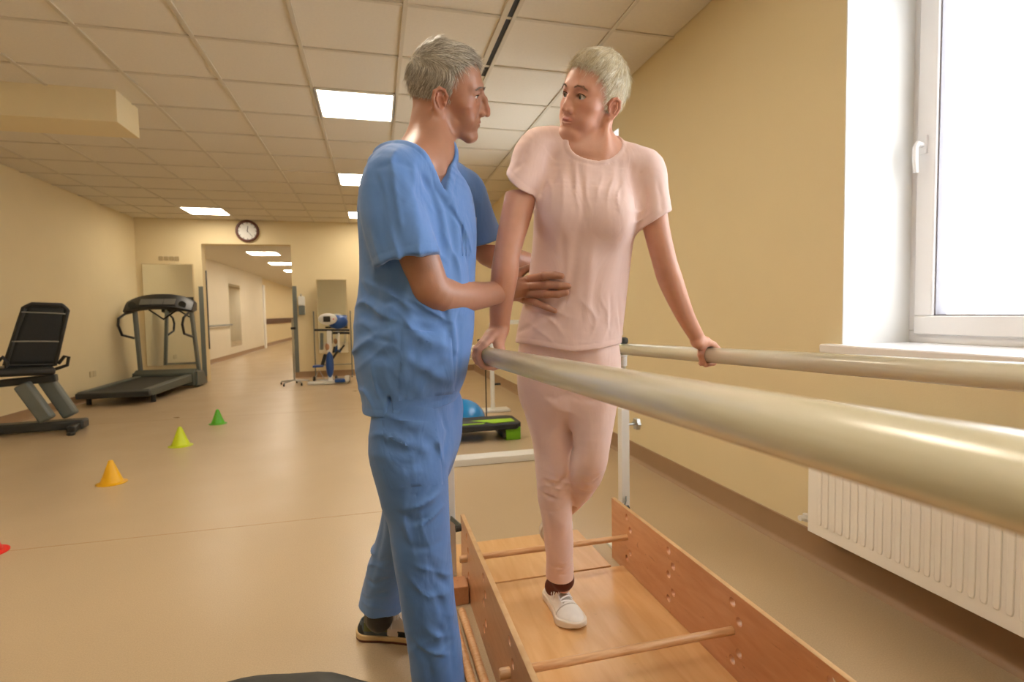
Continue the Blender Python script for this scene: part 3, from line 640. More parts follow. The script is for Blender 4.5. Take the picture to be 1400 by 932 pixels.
# arm and leg trainer on a white base
at_ = empty('motion_trainer', (-.80, 9.0, 0)); tag(at_, 'blue and white arm and leg motion trainer in front of the standing mirror', 'exercise machine')
YT = 9.0; bx = at_.location.x
def tp_(px, py, dy=0): v = atY(px, py, YT+dy); return Vector((v.x-bx, dy, v.z))
a_, b_ = tp_(421, 527), tp_(475, 527); MB().box(a_.x, b_.x, -.08, .08, 0, .045).build('base_plate', m_whitem, at_, bevel=.01)
MB().box(-.10, .0, -.05, .35, .0, .04).build('base_bar', m_whitem, at_, bevel=.01)
MB().beam(tp_(452, 524), tp_(450, 452), .075, .05, (0, 1, 0)).build('column', m_whitem, at_, bevel=.01)
MB().ball(tp_(451, 498), .085, 20, (.75, .9, 2.6)).build('leg_drive_cover', m_bluep, at_)
MB().ball(tp_(448, 474), .05, 14, (.8, .8, 1.3)).build('joint_cover', mat('salmon_plastic', '#b98a6a', .5), at_)
hd = MB().ball(tp_(462, 440, .05), .12, 20, (1.3, .8, .95)).build('drive_head', m_bluep, at_)
MB().ball(tp_(448, 436, -.06), .115, 24, (1.25, .35, .8)).build('control_panel', m_whitem, at_)
s = tp_(447, 436, -.105); MB().box(s.x-.055, s.x+.05, -.112, -.092, s.z-.045, s.z+.045).build('screen', m_black, at_, bevel=.004)
s = tp_(456, 436, -.1); MB().ball((s.x, -.092, s.z), .012, 10).build('red_button', cone_m['r'], at_)
MB().tube([tp_(430, 451), tp_(478, 451)], .017, 10).build('hand_bar', m_black, at_); MB().tube([tp_(455, 455, .1), tp_(478, 455, .1)], .02, 10).build('hand_grip', m_black, at_)
for px in (440, 463):
    MB().beam(tp_(px, 455), tp_(px, 478), .05 if px == 440 else .03, .05, (0, 1, 0)).build('side_arm', m_grey if px == 440 else m_whitem, at_, bevel=.01)
MB().tube([tp_(462, 480), tp_(458, 485), tp_(455, 490)], .018, 8).build('knee_clamp', m_black, at_)
fa = tp_(430, 499, -.1); MB().box(fa.x-.02, fa.x+.14, -.2, -.04, fa.z-.03, fa.z+.0).build('footrest', m_bluep, at_, bevel=.01)
MB().beam((fa.x+.12, -.12, fa.z), tp_(445, 484, -.12), .05, .10, (0, 1, 0)).build('calf_guide', m_black, at_, bevel=.01)
fa = tp_(460, 520, -.05); MB().box(fa.x-.02, fa.x+.16, -.16, .02, fa.z-.02, fa.z+.03).build('footrest', m_bluep, at_, bevel=.01)
MB().box(fa.x+.13, fa.x+.2, -.16, .02, fa.z-.02, fa.z+.07).build('heel_cup', m_whitem, at_, bevel=.01)
for px in (430, 460, 477): w_ = tp_(px, 519, .1); MB().lathe([(.045, -.02), (.06, -.012), (.06, .012), (.045, .02)], (w_.x, .1, .06), 16, 'x').build('wheel', m_black, at_)
MB().tube([tp_(430, 519, .1), tp_(477, 519, .1)], .01, 8).build('axle', m_steel, at_)
MB().tube([tp_(430, 519, .1), tp_(436, 505, .1), tp_(444, 519, .1)], .008, 8).build('cable', m_steel, at_)
# ================================================================== figure modelling: signed distance fields meshed with surface nets
f32 = np.float32
def A3(v): return np.array(v, dtype=f32)
def smin(a, b, k):
    h = np.maximum(k-np.abs(a-b), 0)/k; return np.minimum(a, b)-h*h*k*.25
def smax(a, b, k): return -smin(-a, -b, k)
def nrm(v): v = np.asarray(v, float); return v/np.linalg.norm(v)
def ell(P, c, r, R=None):
    q = P-A3(c)
    if R is not None: q = q@np.asarray(R, dtype=f32)          # columns of R are the local axes
    r = A3(r); k0 = np.sqrt(((q/r)**2).sum(1)); k1 = np.sqrt(((q/(r*r))**2).sum(1))+1e-6
    return k0*(k0-1)/k1
def cap(P, a, b, ra, rb):                                     # round cone
    a, b = A3(a), A3(b); ab = b-a; t = np.clip(((P-a)@ab)/float(ab@ab+1e-12), 0, 1)
    q = P-a-t[:, None]*ab
    return np.sqrt((q*q).sum(1))-(ra+(rb-ra)*t)
def caps(P, pts, rs, k=.004):
    d = None
    for i in range(len(pts)-1):
        e = cap(P, pts[i], pts[i+1], rs[i], rs[i+1]); d = e if d is None else smin(d, e, k)
    return d
def resample(pts, m):                                         # Catmull-Rom through rows (positions and radii together)
    pts = np.array(pts, float); n = len(pts); out = []
    for i in range(n-1):
        p0 = pts[max(i-1, 0)] if i > 0 else 2*pts[0]-pts[1]; p1, p2 = pts[i], pts[i+1]; p3 = pts[i+2] if i+2 < n else 2*pts[-1]-pts[-2]
        for j in range(m):
            t = j/m; out.append(.5*((2*p1)+(-p0+p2)*t+(2*p0-5*p1+4*p2-p3)*t*t+(-p0+3*p1-3*p2+p3)*t**3))
    out.append(pts[-1]); return np.array(out)
class Tube:                                                   # elliptical tube: rows x,y,z, side radius, front radius
    def __init__(s, rows, side, m=4, cap=1.):
        s.R = resample(rows, m); s.side = np.asarray(side, float); s.cap = cap
        s.n = len(s.R)-1; s.sv = []
        for i in range(s.n):
            t = nrm(s.R[i+1, :3]-s.R[i, :3]); S = s.side; S = nrm(S-t*(S@t)); s.sv.append((t, S, np.cross(t, S)))
    def __call__(s, P, grow=0.):
        best = np.full(len(P), 1e9, f32); bt = np.zeros(len(P), f32); bi = np.zeros(len(P), np.int32)
        for i in range(s.n):
            a, b = A3(s.R[i, :3]), A3(s.R[i+1, :3]); ab = b-a; t = np.clip(((P-a)@ab)/float(ab@ab), 0, 1)
            q = P-a-t[:, None]*ab; d = (q*q).sum(1); m = d < best
            best[m] = d[m]; bt[m] = t[m]; bi[m] = i
        R = s.R.astype(f32); r0, r1 = R[bi], R[bi+1]; c = r0+(r1-r0)*bt[:, None]
        T = np.array([v[0] for v in s.sv], f32); S = np.array([v[1] for v in s.sv], f32)
        # smooth frames between segments
        nx = np.minimum(bi+1, s.n-1); pv = np.maximum(bi-1, 0); wt = (bt-.5)[:, None]
        def mixf(F): return np.where(wt > 0, F[bi]*(1-wt)+F[nx]*wt, F[bi]*(1+wt)-F[pv]*wt)
        t_ = mixf(T); t_ /= np.linalg.norm(t_, axis=1)[:, None]; s_ = mixf(S); s_ -= t_*(s_*t_).sum(1)[:, None]; s_ /= np.linalg.norm(s_, axis=1)[:, None]
        f_ = np.cross(t_, s_); q = P-c[:, :3]; a = c[:, 3]+grow; b = c[:, 4]+grow
        qs, qf, qt = (q*s_).sum(1), (q*f_).sum(1), (q*t_).sum(1); mr = (a+b)*.5*s.cap
        k0 = np.sqrt((qs/a)**2+(qf/b)**2+(qt/mr)**2); k1 = np.sqrt((qs/a**2)**2+(qf/b**2)**2+(qt/mr**2)**2)+1e-6
        return k0*(k0-1)/k1
def groove(P, d, pts, w_, dep):                               # soft crease (dep>0) or ridge (dep<0) along a polyline, fading at its ends
    pts = [A3(p) for p in pts]; lo = np.min(pts, 0)-3*w_; hi = np.max(pts, 0)+3*w_
    m = ((P > lo) & (P < hi)).all(1)
    if not m.any(): return d
    Q = P[m]; best = np.full(len(Q), 1e9, f32); par = np.zeros(len(Q), f32); n = len(pts)-1
    for i in range(n):
        ab = pts[i+1]-pts[i]; t = np.clip(((Q-pts[i])@ab)/float(ab@ab+1e-9), 0, 1); q = Q-pts[i]-t[:, None]*ab; e = (q*q).sum(1); k = e < best
        best[k] = e[k]; par[k] = (i+t[k])/n
    fade = np.clip(np.minimum(par, 1-par)*4, 0, 1)*.85+.15
    d = d.copy(); d[m] += dep*fade*np.exp(-best/(w_*w_)); return d
_rs = np.random.RandomState(3)
def wob(P, L, amp, seed=0, an=(1, 1, 1), n=7):                # sum of directional waves
    rs = np.random.RandomState(seed); d = np.zeros(len(P), f32); Q = P*A3(an)
    for i in range(n):
        k = nrm(rs.randn(3))*2*PI/L*rs.uniform(.6, 1.5); ph = rs.uniform(0, 6.28); d += np.sin(Q@A3(k)+ph+1.3*np.sin(Q@A3(np.roll(k, 1)*.5)+ph*2))
    return d*(amp/math.sqrt(n))
def folds(P, d, c, R, axis, L, amp, seed=0):                    # ragged parallel cloth folds around a point
    q = P-A3(c); r2 = (q*q).sum(1); m = r2 < (2.2*R)**2
    if not m.any(): return d
    q = q[m]; w_ = np.exp(-(r2[m]/(R*R))**1.3); ph = q@A3(nrm(axis))*(2*PI/L*.5)+wob(q, L*4, .95, seed)+seed
    s_ = 1-np.abs(np.sin(ph)); d = d.copy(); d[m] -= amp*w_*(s_**1.6-.3)*(.75+.5*np.sin(q@A3((17, 23, 31))+seed)); return d
def surf(f, lo, hi, h, mult=4):
    lo = np.array(lo, float); hi = np.array(hi, float); H = h*mult
    nc = np.maximum(1, np.ceil((hi-lo)/H)).astype(int); nf = nc*mult+1
    g = np.stack(np.meshgrid(*[np.arange(n) for n in nc], indexing='ij'), -1).reshape(-1, 3)
    C = (lo+(g+.5)*H).astype(f32); dc = f(C)
    F = np.repeat(np.repeat(np.repeat(np.where(dc.reshape(nc) < 0, -1., 1.), mult, 0), mult, 1), mult, 2).astype(f32)
    F = np.pad(F, ((0, 1),)*3, mode='edge')
    act = g[np.abs(dc) < H*1.35]
    mask = np.zeros(nf, bool)
    for ix in range(mult+1):
        for iy in range(mult+1):
            for iz in range(mult+1): mask[act[:, 0]*mult+ix, act[:, 1]*mult+iy, act[:, 2]*mult+iz] = True
    idx = np.argwhere(mask); F[mask] = f((lo+idx*h).astype(f32))
    # surface nets
    s = F < 0
    c8 = [s[i:nf[0]-1+i, j:nf[1]-1+j, k:nf[2]-1+k] for i in (0, 1) for j in (0, 1) for k in (0, 1)]
    anyi = np.logical_or.reduce(c8); alli = np.logical_and.reduce(c8); mixed = anyi & ~alli
    cells = np.argwhere(mixed); n = len(cells)
    if n == 0: return np.zeros((0, 3)), np.zeros((0, 4), int)
    acc = np.zeros((n, 3)); cnt = np.zeros(n)
    cor = [(i, j, k) for i in (0, 1) for j in (0, 1) for k in (0, 1)]
    vals = {c: F[cells[:, 0]+c[0], cells[:, 1]+c[1], cells[:, 2]+c[2]] for c in cor}
    for c in cor:
        for ax in range(3):
            if c[ax] == 0:
                e = list(c); e[ax] = 1; a, b = vals[c], vals[tuple(e)]; m = (a < 0) != (b < 0)
                t = np.where(m, a/np.where(a-b == 0, 1, a-b), 0); p = np.tile(np.array(c, float), (n, 1)); p[:, ax] += t
                acc[m] += p[m]; cnt[m] += 1
    V = lo+(cells+acc/cnt[:, None])*h
    cid = np.full(mixed.shape, -1, np.int64); cid[mixed] = np.arange(n)
    Q = []
    for ax in range(3):
        sl0 = [slice(1, nf[k]-1) for k in range(3)]; sl0[ax] = slice(0, nf[ax]-1)
        sl1 = list(sl0); sl1[ax] = slice(1, nf[ax])
        a, b = s[tuple(sl0)], s[tuple(sl1)]; e = np.argwhere(a != b)
        if not len(e): continue
        inside = a[tuple(e.T)]
        off = np.ones(3, int); off[ax] = 0; e = e+off; u, v = (ax+1) % 3, (ax+2) % 3
        def cc(du, dv):
            q = e.copy(); q[:, u] -= du; q[:, v] -= dv; return cid[tuple(q.T)]
        quad = np.stack([cc(0, 0), cc(1, 0), cc(1, 1), cc(0, 1)], 1)
        quad[~inside] = quad[~inside][:, ::-1]
        Q.append(quad[(quad >= 0).all(1)])
    return V, np.concatenate(Q)
def relax(V, Q, it=1, lam=.5, w_=None):
    E = np.concatenate([Q[:, [0, 1]], Q[:, [1, 2]], Q[:, [2, 3]], Q[:, [3, 0]]]); E = np.concatenate([E, E[:, ::-1]])
    cnt = np.bincount(E[:, 0], minlength=len(V)).astype(float); cnt[cnt == 0] = 1
    for _ in range(it):
        S = np.stack([np.bincount(E[:, 0], weights=V[E[:, 1], k], minlength=len(V)) for k in range(3)], 1)/cnt[:, None]
        V = V+lam*(S-V)
    return V
def to_obj(name, parts, m, parent=None, col=None, place=None):
    vs = []; qs = []; o = 0
    for V, Q in parts: vs.append(V); qs.append(Q+o); o += len(V)
    V = np.concatenate(vs); Q = np.concatenate(qs).astype(np.int32)
    me = bpy.data.meshes.new(name); me.vertices.add(len(V)); me.loops.add(len(Q)*4); me.polygons.add(len(Q))
    org = np.zeros(3); pa = parent
    while pa is not None: org = org+np.array(pa.matrix_basis.translation); pa = pa.parent
    me.vertices.foreach_set('co', (V-org).astype(f32).ravel()); me.loops.foreach_set('vertex_index', Q.ravel()); me.polygons.foreach_set('loop_start', np.arange(0, len(Q)*4, 4, dtype=np.int32))
    me.update(calc_edges=True); me.shade_smooth()
    if col is not None:
        at = me.color_attributes.new('Col', 'FLOAT_COLOR', 'POINT'); c = np.ones((len(V), 4), f32); c[:, :3] = col(V); at.data.foreach_set('color', c.ravel())
    me.materials.append(m); ob = bpy.data.objects.new(name, me); COL.objects.link(ob)
    if parent is not None: ob.parent = parent
    return ob
def vcmat(name, rough=.5, sss=0, bump=0, bscale=300, sheen=0, spec=.5, dist=.001, weave=0, coat=0):
    m = mat(name, '#808080', rough, 0, 8, bump, bscale, spec=spec, sheen=sheen, sss=sss, dist=dist, coat=coat)
    nt = m.node_tree; N = nt.nodes; L = nt.links; b = N['Principled BSDF']; mx = [n for n in N if n.type == 'MIX'][0]
    at = N.new('ShaderNodeAttribute'); at.attribute_name = 'Col'
    mx.inputs[6].default_value = (.93, .93, .93, 1); mx.inputs[7].default_value = (1.06, 1.06, 1.06, 1)
    nz = [n for n in N if n.type == 'TEX_NOISE'][0]; nz.inputs['Scale'].default_value = 40
    mu = N.new('ShaderNodeMix'); mu.data_type = 'RGBA'; mu.blend_type = 'MULTIPLY'; mu.inputs[0].default_value = 1
    L.new(at.outputs['Color'], mu.inputs[6]); L.new(mx.outputs[2], mu.inputs[7]); L.new(mu.outputs[2], b.inputs['Base Color'])
    return m
def hit(f, px, py, t0=.7, t1=2.6, off=0.):                     # where a sight line meets a field
    d = np.array(ray(px, py)); o = np.array(CPOS); ts = np.linspace(t0, t1, 500); v = f((o+ts[:, None]*d).astype(f32))
    k = np.argmax(v < off)
    if v[k] >= off: k = int(np.argmin(v))
    return o+ts[k]*d
def W(px, py, D): return np.array(atD(px, py, D))
vF, vR, vU = np.array(FWD), np.array(CR), np.array(CU)

# ---------------------------------------------------------------- head (local: x to the side, y forward, z up, metres)
def warp(P, wz):
    if not wz: return P
    z = P[:, 2]; Q = P.copy(); Q[:, 2] = z+wz*np.interp(z, [-.13, -.115, -.062, .0, .05, .12], [0, .15, .95, 1, .6, 0]).astype(f32); return Q
def head_field(P, k):
    g = k.get; P = warp(P, g('wz', 0))
    w_ = g('w', 1.); d = ell(P, (0, -.014, .030), (.0745*w_, .096, .088))
    d = smin(d, ell(P, (0, .030, .022), (.064*w_, .058, .066)), .03)
    d = smin(d, ell(P, (0, .030, -.040), (.056*w_*g('fw', 1), .060, .072)), .03)                     # mid face
    ax = np.abs(P[:, 0]); Q = P.copy(); Q[:, 0] = ax                                     # mirrored point
    jw = g('jaw', .050)
    d = smin(d, caps(Q, [(jw, -.006, -.050), (jw*.86, .022, -.080), (.016, .066, -.108+g('chinz', 0)), (0, .070, -.109+g('chinz', 0))], [.016, .015*g('cw', 1), .0145*g('cw', 1), .015*g('cw', 1)], .01), .024)
    d = smin(d, ell(P, (0, .030, -.078), (.040, .045, .030)), .02)                         # floor of the jaw
    d = smin(d, ell(Q, (g('cheekx', .044), .050, -.026), (.022, .022, .018)), .022)       # cheekbone
    d = smin(d, ell(Q, (.034, .055, -.058), (.022, .026, .024)), .02)                      # cheek
    d = smin(d, caps(Q, [(.0, .0845, .021), (.022, .084, .024), (.044, .066, .021)], [.0085, .0085+g('brow', 0), .008], .006), .016)   # brow ridge
    d = smax(d, -ell(Q, (.032, .0945, .001), (.0165, .0135, .0115)), .012)                 # eye sockets
    # lids over the eyeballs, with an almond slit
    lid = ell(Q, (.0315, .0685, .001), (.0155, .0150, .0140)); d = smin(d, lid, .005)
    d = smin(d, caps(Q, [(.019, .080, .008), (.032, .0855, .0105), (.046, .0745, .0065)], [.0028, .0036, .003], .003), .004)
    op = g('open', .0046); d = smax(d, -ell(Q, (.0315, .084, .0008), (.0135+g('ew', 0), .014, op)), .0014)
    # nose
    nl = g('nose', 0); hk = g('hook', 0)
    nz = g('nz', 0); d = smin(d, caps(P, [(0, .083+hk*.3, .014), (0, .094+hk, -.004), (0, .1045+nl+hk*.4, -.026+nz*.7), (0, .109+nl, -.036+nz)], [.0065, .0070, .0078, .0092], .006), .011); d = smin(d, ell(P, (0, .090+nl*.5, -.028+nz*.7), (.0135, .015, .017)), .008)
    d = smin(d, ell(Q, (.0125, .0955+nl*.6, -.0385+nz), (.0072, .0100, .0076)), .007)
    d = smax(d, -ell(Q, (.0065, .1010+nl, -.0470+nz), (.0036, .0060, .0040)), .002)
    # muzzle, lips
    d = smin(d, ell(P, (0, .0735, -.066), (.028, .019, .026)), .014)
    lp = g('lip', 1.)
    d = smin(d, caps(Q, [(0, .0925, -.0655), (.010, .0915, -.0645), (.024, .0815, -.0685)], [.0042*lp, .0044*lp, .0022], .003), .005)
    d = smin(d, caps(Q, [(0, .0905, -.0755), (.011, .0890, -.0748), (.023, .0815, -.0695)], [.0052*lp, .0046*lp, .0020], .003), .005)
    d = groove(P, d, [(-.026, .082, -.0688), (-.012, .092, -.0698), (0, .096, -.0702), (.012, .092, -.0698), (.026, .082, -.0688)], .0024, .0034)
    d = smin(d, ell(P, (0, .078, -.104+g('chinz', 0)), (.016, .012, .013)), .012)
    for (pts, ww, dp) in g('lines', []):
        d = groove(P, d, pts, ww, dp); d = groove(P, d, [(-p[0], p[1], p[2]) for p in pts], ww, dp)
    # ears
    e = g('ear', 1.); ec = A3((.0745*w_, -.014, g('earz', -.018))); th = .35
    R = np.array([[math.cos(th), math.sin(th), 0], [-math.sin(th), math.cos(th), 0], [0, 0, 1]]).T
    E = (Q-ec)@np.array([[math.cos(.35), -math.sin(.35), 0], [math.sin(.35), math.cos(.35), 0], [0, 0, 1]], dtype=f32)/f32(e)
    helix = caps(E, [(.002, .014, .000), (.004, .015, .014), (.007, .008, .026), (.009, -.004, .029), (.010, -.015, .022), (.009, -.018, .006), (.006, -.013, -.010), (.003, -.004, -.022), (.002, .004, -.026)], [.0026, .0032, .0036, .0038, .004, .0042, .0040, .0056, .0052], .003)
    plate = ell(E, (.003, -.003, .002), (.0042, .0160, .0245)); plate = smax(plate, -ell(E, (.0085, .001, -.001), (.0062, .0095, .014)), .002)
    antih = caps(E, [(.007, -.008, .018), (.0085, -.0095, .004), (.006, -.004, -.009)], [.0026, .003, .003], .002)
    tragus = ell(E, (.004, .011, -.003), (.0040, .0042, .0058))
    ear = np.minimum(smin(helix, plate, .003), smin(antih, tragus, .002))*f32(e)
    d = smin(d, ear, .004)
    return d
def hair_field(P, k):
    P = warp(P, k.get('wz', 0))
    d = ell(P, (0, -.016, .033), (.0800*k.get('w', 1), k.get('hy', .103), .0985*k.get('hz', 1)))
    d = smin(d, ell(P, (0, .022, .058), (.058, .056, .060)), .02)
    z = P[:, 2]; hl = k['hairline']
    g = np.interp(z, [a for a, b in hl], [b for a, b in hl]).astype(f32)
    g = g - k.get('peak', .0)*np.clip(np.abs(P[:, 0])/.05-.35, 0, 1)*np.clip((z-.03)/.03, 0, 1)
    d = smax(d, P[:, 1]-g+.0015*np.sin(P[:, 0]*700)+.002*np.sin(P[:, 0]*310+z*200), .010)
    d = smax(d, k.get('nape', -.062)+.3*np.clip(P[:, 1]+.03, -.05, .05)-z, .010)
    # keep clear of the ears
    Q = P.copy(); Q[:, 0] = np.abs(Q[:, 0]); d = smax(d, -ell(Q, (.082, -.006, -.020), (.018, .022, .032)), .004)
    return d + wob(P, .02, .0012, 5, (1, .5, 1))
def strands(hf, comb, n, L, wd, rs, pal, lift=.25, curl=.25):
    V, Q = surf(hf, (-.11, -.14, -.10), (.11, .12, .15), .004)
    V = relax(V, Q, 1); e = 1e-3
    def grad(X):
        X = X.astype(f32); g = np.stack([hf(X+A3(v)*f32(e))-hf(X-A3(v)*f32(e)) for v in ((1, 0, 0), (0, 1, 0), (0, 0, 1))], 1); return g/(np.linalg.norm(g, axis=1)[:, None]+1e-9)
    p = V[Q[rs.randint(0, len(Q), n)]]; wts = rs.dirichlet((1, 1, 1, 1), n); p = (p*wts[:, :, None]).sum(1)
    N = grad(p); keep = N[:, 2]*0 > -1; D = comb(p)+rs.randn(n, 3)*curl; D -= N*(D*N).sum(1)[:, None]; D /= np.linalg.norm(D, axis=1)[:, None]+1e-9
    ln = L(p)*rs.uniform(.6, 1.25, n); seg = 4; pts = []; root = p-N*.003; cur = root
    for s_ in range(seg+1):
        t = s_/seg; pts.append(root+D*(ln*t)[:, None]+N*((.003+lift*ln*t*(1-.55*t)))[:, None]+np.array([0, 0, -1])*(ln*t*t*.18)[:, None])
    pts = np.stack(pts, 1); T = np.cross(D, N); wv = np.array([1, 1.1, .9, .6, .12])*wd
    vs = np.zeros((n, seg+1, 3, 3)); 
    for j, (a, b) in enumerate(((1, 0), (-.5, .87), (-.5, -.87))):
        vs[:, :, j] = pts+T[:, None]*(a*wv)[None, :, None]+N[:, None]*(b*wv*.5)[None, :, None]
    base = (np.arange(n)*(seg+1)*3)[:, None]; q = []
    for s_ in range(seg):
        for j in range(3): q.append(np.stack([s_*3+j, s_*3+(j+1) % 3, (s_+1)*3+(j+1) % 3, (s_+1)*3+j]))
    q = (base[:, None, :]+np.array(q)[None]).reshape(-1, 4)
    c = pal[rs.randint(0, len(pal), n)]*rs.uniform(.85, 1.12, (n, 1)); c = np.repeat(c, (seg+1)*3, 0)
    return V, Q, vs.reshape(-1, 3), q, c
class Frame:
    def __init__(s, c, fwd, up, scale=1., roll=0):
        y = nrm(fwd); x = nrm(np.cross(y, up)); z = np.cross(x, y)
        x, z = x*math.cos(roll)+z*math.sin(roll), -x*math.sin(roll)+z*math.cos(roll)
        s.R = np.stack([x, y, z], 1); s.c = np.array(c, float); s.s = scale
    def loc(s, P): return ((P-s.c.astype(f32))@s.R.astype(f32))/f32(s.s)
    def wld(s, p): return s.c+(np.asarray(p)*s.s)@s.R.T
    def field(s, f): return lambda P: f(s.loc(P))*f32(s.s)
def region(f, prims=None): pass
class Body:                                                   # union of primitives with bounding spheres
    def __init__(s): s.p = []
    def add(s, f, c, R, k=.01): s.p.append((f, np.array(c, float), R, k))
    def tube(s, rows, side, k=.01, m=4, cap_=1.):
        T = Tube(rows, side, m, cap_); c = T.R[:, :3].mean(0); R = np.linalg.norm(T.R[:, :3]-c, axis=1).max()+T.R[:, 3:].max(); s.add(T, c, R, k); return T
    def sub(s, lo, hi):
        lo, hi = np.array(lo), np.array(hi)
        pr = [q for q in s.p if np.linalg.norm(np.maximum(0, np.maximum(lo-q[1], q[1]-hi))) < q[2]+.03]
        def f(P):
            d = None
            for fn, c, R, k in pr:
                q = P-A3(c); far = np.sqrt((q*q).sum(1))-f32(R); m = far < .05
                e = far+.02
                if m.any(): e = e.copy(); e[m] = fn(P[m])
                d = e if d is None else smin(d, e, k)
            return d if d is not None else np.full(len(P), 1., f32)
        return f
def grip_hand(B, xb, bz, y0, side, sc=1., r_bar=.0245, wrist=None, flip=1):
    """hand closed round a bar that runs along y; side=-1: fingers wrap over towards -x; index finger nearest the camera (small y)"""
    def C(ang, r, y): a = math.radians(ang); return np.array([xb+side*r*math.sin(a), y, bz(y)+r*math.cos(a)])
    F = []
    yy = [y0+.010, y0+.030, y0+.049, y0+.066]; ln = [1., 1.05, 1., .88]
    for i, y in enumerate(yy):
        r = .0084*sc*(1 if i < 3 else .9); a = [28, 92, 148, 186] if i < 3 else [24, 84, 136, 172]
        R0 = r_bar+r*.92
        F.append(([C(a[0], R0+.006, y), C(a[0]+30, R0+.006, y), C(a[1], R0+.003, y), C((a[1]+a[2])/2, R0+.001, y), C(a[2], R0, y), C(a[3], R0-.001, y+.0)], [r*1.22, r*1.08, r*1.12, r, r*.98, r*.86]))
    wr = wrist
    pal = []
    for i, y in enumerate(yy):
        m = C(24, r_bar+.013, y); pal.append(([wr+np.array([0, (y-yy[1]-.01)*.35, -.004]), (wr+m)/2+np.array([0, (y-yy[1])*.15, .004]), m], [.0145*sc, .0135*sc, .0105*sc]))
    th = ([wr+np.array([-side*.006, -.012, -.008]), C(-38, r_bar+.014, y0+.012), C(-86, r_bar+.0095, y0+.004), C(-132, r_bar+.009, y0+.008), C(-166, r_bar+.0085, y0+.016)], [.015*sc, .0145*sc, .0110*sc, .0098*sc, .0080*sc])
    def f(P):
        d = None
        for p, r in pal: e = caps(P, p, r, .006); d = e if d is None else smin(d, e, .012)
        d = smin(d, caps(P, th[0][:2], th[1][:2], .004), .012)
        t = caps(P, th[0][1:], th[1][1:], .004); d = smin(d, t, .005)
        for p, r in F: d = smin(d, caps(P, p, r, .003), .0035)
        return d
    B.add(f, C(0, 0, y0+.03), .125, .012); return f
def nails(B_pts): pass
def skin_color(base, heads):
    base = np.array(lin(base))
    def col(V):
        c = np.tile(base, (len(V), 1)); 
        for fr, dct in heads:
            L_ = fr.loc(V.astype(f32)); near = np.linalg.norm(L_-A3((0, .03, -.03)), axis=1) < .16
            def blob(ctr, r, colr, a):
                nonlocal c
                q = np.abs(L_[:, 0]) if ctr[0] > 0 else L_[:, 0]; q = np.stack([q, L_[:, 1], L_[:, 2]], 1)-np.array(ctr)
                w_ = a*np.exp(-((q/np.array(r))**2).sum(1))*near; c = c*(1-w_[:, None])+np.array(lin(colr))*w_[:, None]
            for b in dct: blob(*b)
        return c
    return col
m_skin = vcmat('skin', .42, sss=.12, bump=.25, bscale=420, dist=.0006)
m_hair = vcmat('hair_strands', .38, spec=.6)
m_eye = mat('eye_white', '#ddd6cf', .15, .02, 20); m_iris = mat('iris', '#4f5a4c', .15, .2, 60); m_pup = mat('pupil', '#0a0808', .1)
def face_y(k, x, z):
    y = np.linspace(.13, .04, 300); P = np.stack([np.full(300, x), y, np.full(300, z)], 1).astype(f32); v = head_field(P, k); return y[int(np.argmax(v < 0))]
def eyes(person, fr, gaze, gap=.0315, iris=m_iris, k={}, lash=.0010):
    wz = k.get('wz', 0)
    if lash:
        org = Vector(person.matrix_basis.translation); mb = MB()
        for sx in (-1, 1):
            pts = []
            for x, z in ((.0185, .0012), (.022, .0036), (.027, .0054), (.0325, .0062), (.038, .0054), (.043, .0034), (.0475, .0012)):
                zz = z*k.get('open', .0046)/.0055+.0008-wz*.98; pts.append(Vector(fr.wld((sx*x, face_y(k, x, zz+.0012)+.0002, zz)))-org)
            mb.tube(pts, [lash*.4*fr.s, lash*.8*fr.s, lash*fr.s, lash*fr.s, lash*fr.s, lash*.9*fr.s, lash*.4*fr.s], 6)
        lo = mb.build('eyelashes', m_pup, person)
    g = nrm(gaze)
    for sx in (-1, 1):
        c = fr.wld((sx*gap, .0712, .0008-wz*.98)); o = empty('tmp', (0, 0, 0)); bpy.data.objects.remove(o)
        org = Vector(person.matrix_basis.translation)
        e = MB().ball((0, 0, 0), .0118*fr.s, 20).build('eye', m_eye, person); e.location = Vector(c)-org
        n = Vector(g); q = n.to_track_quat('Z', 'Y').to_matrix()
        ir = MB(); R = .0118*fr.s
        prof = [(.0001, R*1.03), (.003*fr.s, R*1.022), (.0056*fr.s, R*.905), (.0054*fr.s, R*.86)]
        ir.lathe(prof, n=20); ir.v = [tuple(q@Vector(v)) for v in ir.v]; i_ = ir.build('iris', iris, e)
        pu = MB(); pu.lathe([(.0001, R*1.045), (.0022*fr.s, R*1.035), (.0023*fr.s, R*1.0), (.0001, R*.99)], n=14); pu.v = [tuple(q@Vector(v)) for v in pu.v]; pu.build('pupil', m_pup, e)
def hair_obj(person, fr, kk, comb, n, L, wd, seed, pal, under, lift=.25, curl=.25):
    hf = lambda P: hair_field(P, kk)
    V, Q, sv, sq, c = strands(hf, comb, n, L, wd, np.random.RandomState(seed), np.array([lin(p) for p in pal]), lift, curl)
    V2 = V; allV = [(fr.wld(V2), Q), (fr.wld(sv), sq)]
    uc = np.array(lin(under)); cols = np.concatenate([np.tile(uc, (len(V2), 1)), c])
    return to_obj('hair', allV, m_hair, person, col=lambda v: cols)
